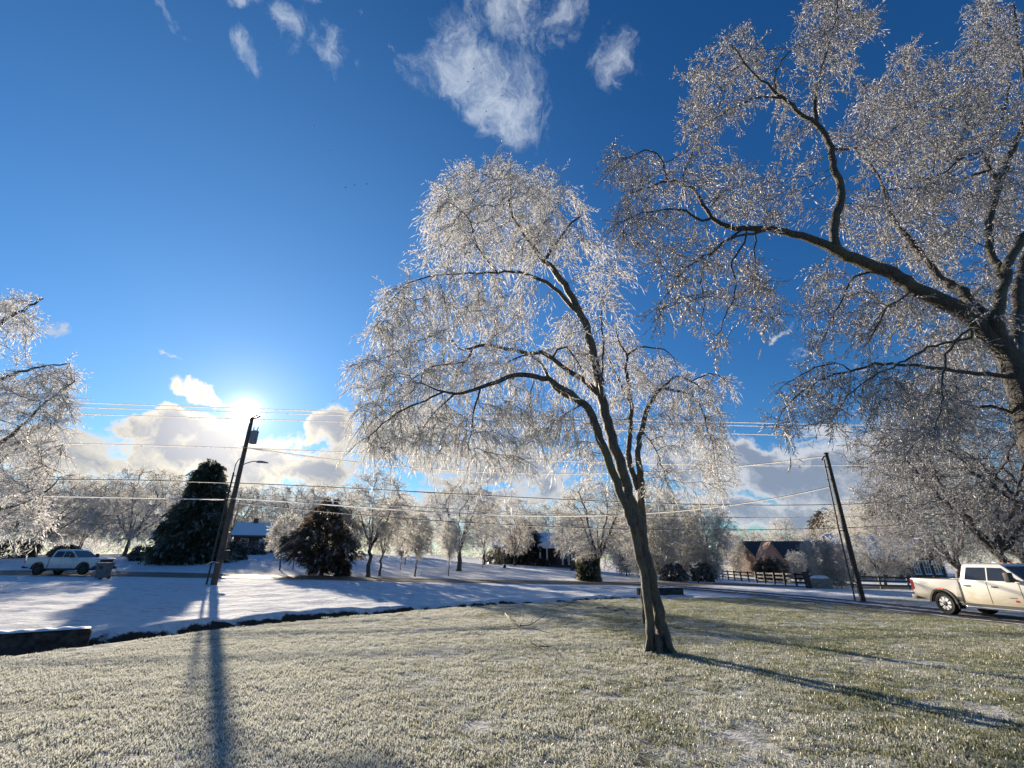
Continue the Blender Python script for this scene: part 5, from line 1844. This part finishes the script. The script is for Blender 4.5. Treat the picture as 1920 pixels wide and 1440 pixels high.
        MB().box(4.90, 5.06, s * 0.80 - 0.17, s * 0.80 + 0.17, 0.98, 1.20).build('headlight', M['white_paint'], root, 0.02)
    mb = MB()
    for k in (0.012, -0.02):
        mb.v += [(2.53 + k, -0.70, 1.90 + k), (3.225 + k, -0.86, 1.39 + k), (3.225 + k, 0.86, 1.39 + k), (2.53 + k, 0.70, 1.90 + k)]
    mb.f = [(0, 1, 2, 3), (7, 6, 5, 4), (0, 4, 5, 1), (1, 5, 6, 2), (2, 6, 7, 3), (3, 7, 4, 0)]
    mb.build('windscreen', M['glass'], root)
    mb = MB()
    for k in (-0.015, 0.02):
        mb.v += [(0.955 + k, -0.68, 1.86), (0.885 + k, -0.80, 1.42), (0.885 + k, 0.80, 1.42), (0.955 + k, 0.68, 1.86)]
    mb.f = [(0, 1, 2, 3), (7, 6, 5, 4), (0, 4, 5, 1), (1, 5, 6, 2), (2, 6, 7, 3), (3, 7, 4, 0)]
    mb.build('rear_window', M['glass'], root)
    # nose
    arc_f = arc(WB, AX, 0.53, 6, 174)
    poly = [(3.28, 0.50), (3.28, 1.345), (3.5, 1.375), (4.5, 1.36), (4.86, 1.30), (5.0, 1.18), (5.02, 0.62), (4.62, 0.52)] + arc_f + [(3.44, 0.50)]
    MB().prism(poly, -0.99, 0.99).build('bonnet', paint, root, 0.04, True)
    MB().box(5.0, 5.05, -0.60, 0.60, 0.72, 1.2).build('grille', M['plastic'], root, 0.015)
    MB().box(4.86, 5.18, -1.0, 1.0, 0.46, 0.70).build('front_bumper', M['chrome'] if heavy else M['plastic'], root, 0.04, True)
    MB().box(-1.48, -1.24, -0.98, 0.98, 0.52, 0.70).build('rear_bumper', paint if heavy else M['plastic'], root, 0.04, True)
    MB().box(-1.15, 4.9, -0.48, 0.48, 0.42, 0.60).build('chassis', M['plastic'], root)
    for cx in (0.0, WB):
        MB().tube([(cx, -0.85, AX), (cx, 0.85, AX)], 0.07, 8).build('axle', M['plastic'], root)
        for s in (-1, 1):
            for k in (0,):
                mb = MB()
                prof = [(0.30, -0.13), (0.385, -0.14), (0.42, -0.115), (0.43, 0.0), (0.42, 0.115), (0.385, 0.14), (0.30, 0.13)]
                mb.lathe(prof, 32, (0, 0, 0), 'y', False)
                w_o = mb.build('wheel', M['rubber'], root, smooth=True, loc=(cx, s * 0.88, AX))
                MB().lathe([(0.29, -0.08), (0.30, 0.11), (0.265, 0.115), (0.255, 0.06), (0.05, 0.05)] if s > 0 else [(0.29, 0.08), (0.30, -0.11), (0.265, -0.115), (0.255, -0.06), (0.05, -0.05)], 24, (0, 0, 0), 'y').build('rim', M['dark_metal'], w_o, smooth=True)
                # spokes: pale wedges round a dark hub
                for q in range(8):
                    a_ = q * math.pi / 4 + 0.2
                    c_, s_ = math.cos(a_), math.sin(a_)
                    pl = [(0.10 * c_ - 0.035 * -s_, 0.10 * s_ - 0.035 * c_), (0.245 * c_ - 0.062 * -s_, 0.245 * s_ - 0.062 * c_), (0.245 * c_ + 0.062 * -s_, 0.245 * s_ + 0.062 * c_), (0.10 * c_ + 0.035 * -s_, 0.10 * s_ + 0.035 * c_)]
                    MB().prism(pl, s * 0.065, s * 0.118).build('spoke', M['white_paint'] if heavy else M['dark_metal'], w_o)
                MB().lathe([(0.085, 0.06 * s), (0.085, 0.125 * s), (0.05, 0.135 * s)], 12, (0, 0, 0), 'y').build('hub', M['dark_metal'], w_o)
    if heavy:
        for s in (-1, 1):
            MB().box(2.55, 2.80, s * 0.998 - 0.004, s * 0.998 + 0.006, 0.80, 0.83).build('badge', M['chrome'], root)
            MB().box(2.72, 2.84, s * 0.998 - 0.004, s * 0.998 + 0.006, 0.68, 0.75).build('badge', M['red'], root)
            MB().box(1.0, 1.036, s * 0.93 - 0.01, s * 0.93 + 0.015, 1.36, 1.42).build('window_trim', M['chrome'], root)
            MB().box(0.30 + 0.30, 0.80, s * 1.003 - 0.004, s * 1.003 + 0.008, 0.56, 0.74).build('side_step', M['plastic'], root, 0.01)
        MB().prism([(1.55, 2.02), (1.75, 2.02), (1.57, 2.09)], -0.02, 0.02).build('antenna', M['white_paint'], root)
        for s in (-0.3, 0, 0.3):
            MB().box(2.15, 2.24, s - 0.05, s + 0.05, 2.015, 2.045).build('roof_marker', M['orange'], root, 0.01)
    root.scale = (hs, hs, hs)
    return root


wx, wy = 19.25, 21.25
pickup((wx, wy, tz(wx, wy) + 0.03), R(-84), 'salt streaked white crew cab pickup parked on the driveway', M['truck_white'], True)
b = P(66, 1078, 39.6)
pickup((b.x, 40.6, tz(b.x, 40.6) + 0.03), R(-4), 'frosty silver crew cab pickup parked along the road at left', M['truck_silver'], False, 0.97)

# ------------------------------------------------------------------ street furniture and small things
g_ = P(190, 1085, 37.6)
bz = tz(g_.x, g_.y)
wb = empty('wheelie_bin', (g_.x, g_.y, bz), R(12), 'grey wheeled rubbish bin standing beside the left pickup', 'bin')
mb = MB()
mb.v = [(-.30, -.34, .08), (.30, -.34, .08), (.30, .34, .08), (-.30, .34, .08), (-.38, -.42, 1.08), (.38, -.42, 1.08), (.38, .42, 1.08), (-.38, .42, 1.08)]
mb.f = [(3, 2, 1, 0), (4, 5, 6, 7), (0, 1, 5, 4), (1, 2, 6, 5), (2, 3, 7, 6), (3, 0, 4, 7)]
mb.build('body', M['bin'], wb, 0.03, True)
MB().prism([(-.45, 1.085), (.43, 1.085), (.40, 1.16), (.1, 1.2), (-.40, 1.15)], -.42, .42, 'x').build('lid', M['bin'], wb, 0.02)
for s in (-1, 1):
    MB().lathe([(0.12, -0.03), (0.12, 0.03)], 14, (0, 0, 0), 'y').build('wheel', M['rubber'], wb, loc=(s * 0.27, 0.36, 0.12))
MB().tube([(-.3, .47, 1.02), (.3, .47, 1.02)], 0.02, 8).build('handle', M['bin'], wb)
MB().box(-0.14, 0.08, -0.425, -0.39, 0.72, 0.92).build('sticker', M['dark_metal'], wb)
g_ = P(208, 1082, 38)
bz = tz(g_.x, g_.y)


def mailbox(px, py, Y, label, white, snow=False, flag=True, s=1.0):
    q = P(px, py, Y)
    root = empty('mailbox', (q.x, q.y, tz(q.x, q.y)), R(8), label, 'mailbox')
    MB().box(-0.06, 0.06, -0.06, 0.06, -0.2, 1.0 * s).build('post', M['black_paint'], root)
    MB().box(-0.05, 0.05, -0.32, 0.3, 1.0 * s - 0.02 + 0.025, 1.0 * s + 0.03).build('bracket', M['black_paint'], root)
    prof = [(-0.15, 0.0), (0.15, 0.0), (0.15, 0.18)] + [(0.15 * math.cos(R(a)), 0.18 + 0.15 * math.sin(R(a))) for a in range(15, 180, 15)] + [(-0.15, 0.18)]
    prof = [(a * s * 1.2, b_ * s * 1.2 + 1.035 * s) for a, b_ in prof]
    bx = MB().prism(prof, -0.34, 0.34, 'y').build('box', M['white_paint'] if white else M['dark_metal'], root)
    if flag:
        MB().box(0.19 * s, 0.205 * s, -0.1, 0.02, 1.2 * s, 1.42 * s).build('flag', M['red'], bx)
    if snow:
        mb_ = MB()
        n_, k_ = 10, 8
        for i in range(n_ + 1):
            for j in range(k_ + 1):
                a = math.pi * j / k_
                rr_ = (0.24 + 0.05 * math.sin(i * 2.1 + j)) * (0.35 + 0.65 * math.sin(math.pi * (i + .4) / (n_ + .8)) ** 0.4)
                mb_.v.append((rr_ * math.cos(a), -0.42 + 0.84 * i / n_, 1.33 + rr_ * 1.1 * math.sin(a) * 0.9))
        mb_.f = [(i * (k_ + 1) + j, i * (k_ + 1) + j + 1, (i + 1) * (k_ + 1) + j + 1, (i + 1) * (k_ + 1) + j) for i in range(n_) for j in range(k_)]
        mb_.build('snow_cap', M['snow'], root, smooth=True)
    return root


mailbox(577, 1087, 45.9, 'pale mailbox on a dark post left of the cedar trunk', True)
mailbox(1310, 1094, 46.6, 'mailbox on a dark post with a thick cap of snow', False, True, False, 1.15)

q = P(946, 1062, 66)
lp = empty('lamp_post', (q.x, q.y, tz(q.x, q.y)), 0, 'dark garden lamp post with globe lamps in front of the columned house', 'lamp post')
MB().lathe([(0.22, 0), (0.22, 0.25), (0.12, 0.4), (0.06, 0.6), (0.05, 2.3), (0.07, 2.35)], 12).build('post', M['dark_metal'], lp, smooth=True)
for x, z in ((-0.28, 2.35), (0.28, 2.35), (0.0, 2.55)):
    MB().lathe([(0.04, 0), (0.15, 0.08), (0.17, 0.2), (0.13, 0.33), (0.03, 0.38)], 12, (x, 0, z)).build('globe', M['white_paint'], lp, smooth=True)
MB().tube([(-0.28, 0, 2.36), (-0.15, 0, 2.25), (0, 0, 2.2), (0.15, 0, 2.25), (0.28, 0, 2.36)], 0.025, 6).build('arm', M['dark_metal'], lp)

q = P(1519, 1109, 41)
MBp = empty('gate_post', (q.x, q.y, tz(q.x, q.y)), 0, 'short leaning dark post standing in front of the fence corner', 'post')
MB().prism([(-0.17, -0.2), (0.17, -0.2), (0.10, 1.2), (-0.26, 1.2)], -0.16, 0.16, 'y').build('shaft', M['black_paint'], MBp, 0.02)
MB().box(-0.32, 0.16, -0.22, 0.22, 1.2, 1.28).build('cap', M['black_paint'], MBp, 0.01)

q = P(1541, 1104, 42)
st_ = empty('stone_planter', (q.x, q.y, tz(q.x, q.y)), R(5), 'low pale stone pier with a snow top left of the right pole', 'stone pier')
for r_ in range(4):
    for k in range(3):
        w_ = 0.44
        x0 = -0.66 + k * w_ + (0.0 if r_ % 2 else 0.03)
        MB().box(x0 + 0.008, x0 + w_ - 0.008, -0.5 + rng.uniform(-0.015, 0.015), 0.5, r_ * 0.2 + 0.006, r_ * 0.2 + 0.194).build('stone', M['stone'], st_, 0.015)
mb = MB()
for i in range(9):
    for j in range(7):
        a_, b_ = -1 + 2 * i / 8, -1 + 2 * j / 6
        mb.v.append((0.64 * a_, 0.48 * b_, 0.802 + 0.22 * max(0, 1 - a_ ** 4) ** .6 * max(0, 1 - b_ ** 4) ** .6))
mb.f = [(i * 7 + j, i * 7 + j + 1, i * 7 + 8 + j, i * 7 + 7 + j) for i in range(8) for j in range(6)]
mb.build('snow_cap', M['snow'], st_, smooth=True)

# thin dark marker stakes on the far lawn
for px, py, Y, ht, lb in ((641, 1079, 50, 1.5, 'thin dark stake right of the cedar'), (905, 1066, 64, 2.6, 'thin dark stake near the lamp post'), (759, 1062, 62, 1.4, 'short dark post on the sunlit snow of the far lawn')):
    q = P(px, py, Y)
    MB().tube([(0, 0, -0.2), (0.02, 0, ht)], 0.05, 6).build('stake', M['black_paint'], None, loc=(q.x, q.y, tz(q.x, q.y)))
    tag(bpy.data.objects[[o.name for o in bpy.data.objects if o.name.startswith('stake')][-1]], lb, 'stake', 'stakes on the far lawn')

# radio mast in the distance
q = P(911, 1040, 240)
ms = empty('radio_mast', (q.x, q.y, tz(q.x, q.y)), 0, 'faint lattice radio mast far beyond the broad oak', 'mast')
H = P(911, 872, 240).z - tz(q.x, q.y)
mb = MB()
leg = [(0.45 * math.cos(a), 0.45 * math.sin(a)) for a in (0, 2.094, 4.189)]
for x, y in leg:
    mb.tube([(x, y, 0), (x * 0.8, y * 0.8, H)], 0.06, 5)
mb.build('legs', M['metal'], ms)
mb = MB()
n = 30
for i in range(n):
    for k in range(3):
        a_, b_ = leg[k], leg[(k + 1) % 3]
        f0, f1 = 1 - 0.2 * i / n, 1 - 0.2 * (i + 1) / n
        mb.tube([(a_[0] * f0, a_[1] * f0, H * i / n), (b_[0] * f1, b_[1] * f1, H * (i + 1) / n)], 0.03, 4, False)
mb.build('lattice', M['metal'], ms)

# fallen sticks on the lawn
STK = [([(947, 1160), (958, 1172), (975, 1177), (995, 1176), (1024, 1160)], 0.022, 'curved fallen branch lying on the lawn left of the trunks'),
       ([(1048, 1145), (1062, 1143), (1083, 1138)], 0.016, 'straight fallen stick near the ditch, farther one of a pair'),
       ([(1120, 1148), (1135, 1147), (1150, 1150)], 0.016, 'thin bowed stick left of the back trunk'),
       ([(1153, 1155), (1165, 1149), (1178, 1151)], 0.02, 'forked fallen stick close to the back trunk'),
       ([(990, 1217), (1004, 1223), (1020, 1225)], 0.012, 'small twig lying mid lawn below the curved branch'),
       ([(1010, 1228), (1030, 1226), (1036, 1215)], 0.012, 'hooked twig lying mid lawn left of the trunk'),
       ([(1000, 1192), (1020, 1195), (1040, 1193)], 0.010, 'short thin twig just below the curved branch'),
       ([(1064, 1138), (1080, 1136), (1088, 1137)], 0.012, 'short stick at the ditch lip'),
       ([(1540, 1245), (1550, 1262), (1562, 1272)], 0.010, 'upright thin twig in the grass above the long shadow')]
for pts, r_, lb in STK:
    g3 = [G(a, b_) for a, b_ in pts]
    o0 = g3[0].copy()
    lift = [0.08 + 0.05 * math.sin(i * 1.9) for i in range(len(g3))]
    lift[0] = 0.16
    root = empty('fallen_branch', o0, 0, lb, 'branch', 'fallen branches on the lawn')
    main = [p_ - o0 + Vector((0, 0, lift[i])) for i, p_ in enumerate(g3)]
    MB().tube(main, [r_ * (1.2 - 0.8 * i / (len(main) - 1)) for i in range(len(main))], 6).build('limb', M['stick'], root, smooth=True)
    for k in range(3 if r_ > 0.015 else 1):
        i = min(len(main) - 2, 1 + k)
        p_ = main[i]
        d_ = Vector((rng.uniform(-1, 1), rng.uniform(-0.6, 0.6), rng.uniform(0.1, 0.6))).normalized() * rng.uniform(0.2, 0.5)
        MB().tube([p_, p_ + d_ * 0.5 + Vector((0, 0, 0.02)), p_ + d_], [r_ * 0.5, r_ * 0.35, r_ * 0.15], 5).build('twig', M['stick'], root, smooth=True)

# birds high in the sky
for i, (px, py) in enumerate(((840, 4), (884, 4), (884, 31), (946, 34), (888, 129), (902, 137), (877, 153), (942, 179), (912, 209), (587, 238), (617, 283), (648, 351), (665, 347), (688, 345))):
    q = P(px, py, 60 / 1.2)
    mb = MB()
    ca = rng.uniform(0, 6.28)
    f = rng.uniform(-0.3, 0.5)
    mb.tube([(-0.16, 0, 0), (-0.08, 0, 0.01), (0.06, 0, 0.015), (0.15, 0, 0.02), (0.2, 0, 0.015)], [0.01, 0.04, 0.05, 0.03, 0.006], 8)
    mb.poly([(-0.16, 0.01, 0), (-0.28, 0.05, 0), (-0.28, -0.05, 0), (-0.16, -0.01, 0)])
    for s in (-1, 1):
        mb.poly([(0.09, s * 0.03, 0.02), (0.05, s * 0.18, 0.02 + 0.15 * f), (-0.04, s * 0.36, 0.02 + 0.2 * f), (-0.09, s * 0.15, 0.02 + 0.1 * f), (-0.06, s * 0.03, 0.02)])
    o = mb.build('bird', M['bird'], None, loc=q)
    o.rotation_euler = (0, 0, ca)
    o.scale = (0.55, 0.55, 0.55)
    tag(o, 'tiny dark bird flying high in the blue sky', 'bird', 'birds in the sky')

# ------------------------------------------------------------------ frozen grass
tufts = bpy.data.collections.new('grass_tufts')
for k in range(6):
    V, Fq, tipv = [], [], []
    nb_ = 95
    for i in range(nb_):
        a_ = rng.uniform(0, 6.283)
        rad = 0.19 * math.sqrt(rng.uniform())
        bx, by = rad * math.cos(a_), rad * math.sin(a_)
        h = rng.uniform(0.014, 0.042)
        w_ = rng.uniform(0.0022, 0.0042)
        la = rng.uniform(0, 6.283)
        ln = rng.uniform(0.2, 0.9) * h
        fa = rng.uniform(0, 6.283)
        wx_, wy_ = math.cos(fa) * w_, math.sin(fa) * w_
        lx, ly = math.cos(la) * ln, math.sin(la) * ln
        i0 = len(V)
        V += [(bx - wx_, by - wy_, -0.005), (bx + wx_, by + wy_, -0.005), (bx + lx * 0.4 + wx_ * 1.3, by + ly * 0.4 + wy_ * 1.3, h * 0.65), (bx + lx * 0.4 - wx_ * 1.3, by + ly * 0.4 - wy_ * 1.3, h * 0.65), (bx + lx, by + ly, h)]
        tipv += [0, 0, 0.6, 0.6, 1.0]
        Fq += [(i0, i0 + 1, i0 + 2), (i0, i0 + 2, i0 + 3), (i0 + 3, i0 + 2, i0 + 4)]
    me_ = np_mesh('grass_tuft', np.array(V), [(np.array(Fq), 0)], [M['blade']])
    at_ = me_.attributes.new('tip', 'FLOAT', 'POINT')
    at_.data.foreach_set('value', np.array(tipv, dtype=np.float32))
    tufts.objects.link(bpy.data.objects.new('grass_tuft', me_))

# sheet that carries the tufts: the lawn inside (and a little beyond) the view
GS = 0.3
sx, sy = np.arange(-19, 20.5, GS), np.arange(3.5, 31, GS)
SX, SY = np.meshgrid(sx, sy)
CXm, CYm = SX[:-1, :-1] + GS / 2, SY[:-1, :-1] + GS / 2
ok = (lip_d(CXm, CYm) < -0.25) & (poly_dist(CXm, CYm, DRV) > 2.1) & (np.abs(CXm) < CYm * 1.12 + 1.2) & (CXm < 18.5)
ids = np.arange(SX.size).reshape(SX.shape)
q4 = np.stack([ids[:-1, :-1], ids[:-1, 1:], ids[1:, 1:], ids[1:, :-1]], -1)[ok]
me_ = np_mesh('grass', np.stack([SX, SY, terr(SX, SY)], -1).reshape(-1, 3), [(q4, 0)], [M['blade']])
patch = np.array([mnoise.fractal(Vector((x * 0.9, y * 0.9, 3.0)), 0.9, 2.1, 4) + 0.5 * mnoise.noise(Vector((x * 0.25, y * 0.25, 9.0))) for x, y in zip(SX.ravel(), SY.ravel())]).reshape(SX.shape)
dens = np.interp(SY, [3, 9, 15, 30], [46, 38, 24, 15]) * np.clip(0.75 + 1.1 * patch, 0.10, 1.7)
at_ = me_.attributes.new('dens', 'FLOAT', 'POINT')
at_.data.foreach_set('value', dens.ravel().astype(np.float32))
grass = tag(link_mesh('grass', me_), kind='stuff')
ng = bpy.data.node_groups.new('grass_scatter', 'GeometryNodeTree')
ng.interface.new_socket('Geometry', in_out='INPUT', socket_type='NodeSocketGeometry')
ng.interface.new_socket('Geometry', in_out='OUTPUT', socket_type='NodeSocketGeometry')
gi, go = ng.nodes.new('NodeGroupInput'), ng.nodes.new('NodeGroupOutput')
dp = ng.nodes.new('GeometryNodeDistributePointsOnFaces')
na = ng.nodes.new('GeometryNodeInputNamedAttribute')
na.data_type = 'FLOAT'
na.inputs['Name'].default_value = 'dens'
ci = ng.nodes.new('GeometryNodeCollectionInfo')
ci.inputs['Collection'].default_value = tufts
ci.inputs['Separate Children'].default_value = True
ci.inputs['Reset Children'].default_value = True
ip = ng.nodes.new('GeometryNodeInstanceOnPoints')
ip.inputs['Pick Instance'].default_value = True
rv = ng.nodes.new('FunctionNodeRandomValue')
rv.data_type = 'FLOAT_VECTOR'
rv.inputs[0].default_value = (-0.1, -0.1, 0)
rv.inputs[1].default_value = (0.1, 0.1, 6.283)
rs_ = ng.nodes.new('FunctionNodeRandomValue')
rs_.data_type = 'FLOAT'
rs_.inputs[2].default_value = 0.55
rs_.inputs[3].default_value = 1.4
L_ = ng.links.new
L_(gi.outputs[0], dp.inputs['Mesh'])
L_(na.outputs[0], dp.inputs['Density'])
L_(dp.outputs['Points'], ip.inputs['Points'])
L_(ci.outputs[0], ip.inputs['Instance'])
L_(rv.outputs[0], ip.inputs['Rotation'])
L_(rs_.outputs[1], ip.inputs['Scale'])
L_(ip.outputs[0], go.inputs[0])
md = grass.modifiers.new('scatter', 'NODES')
md.node_group = ng
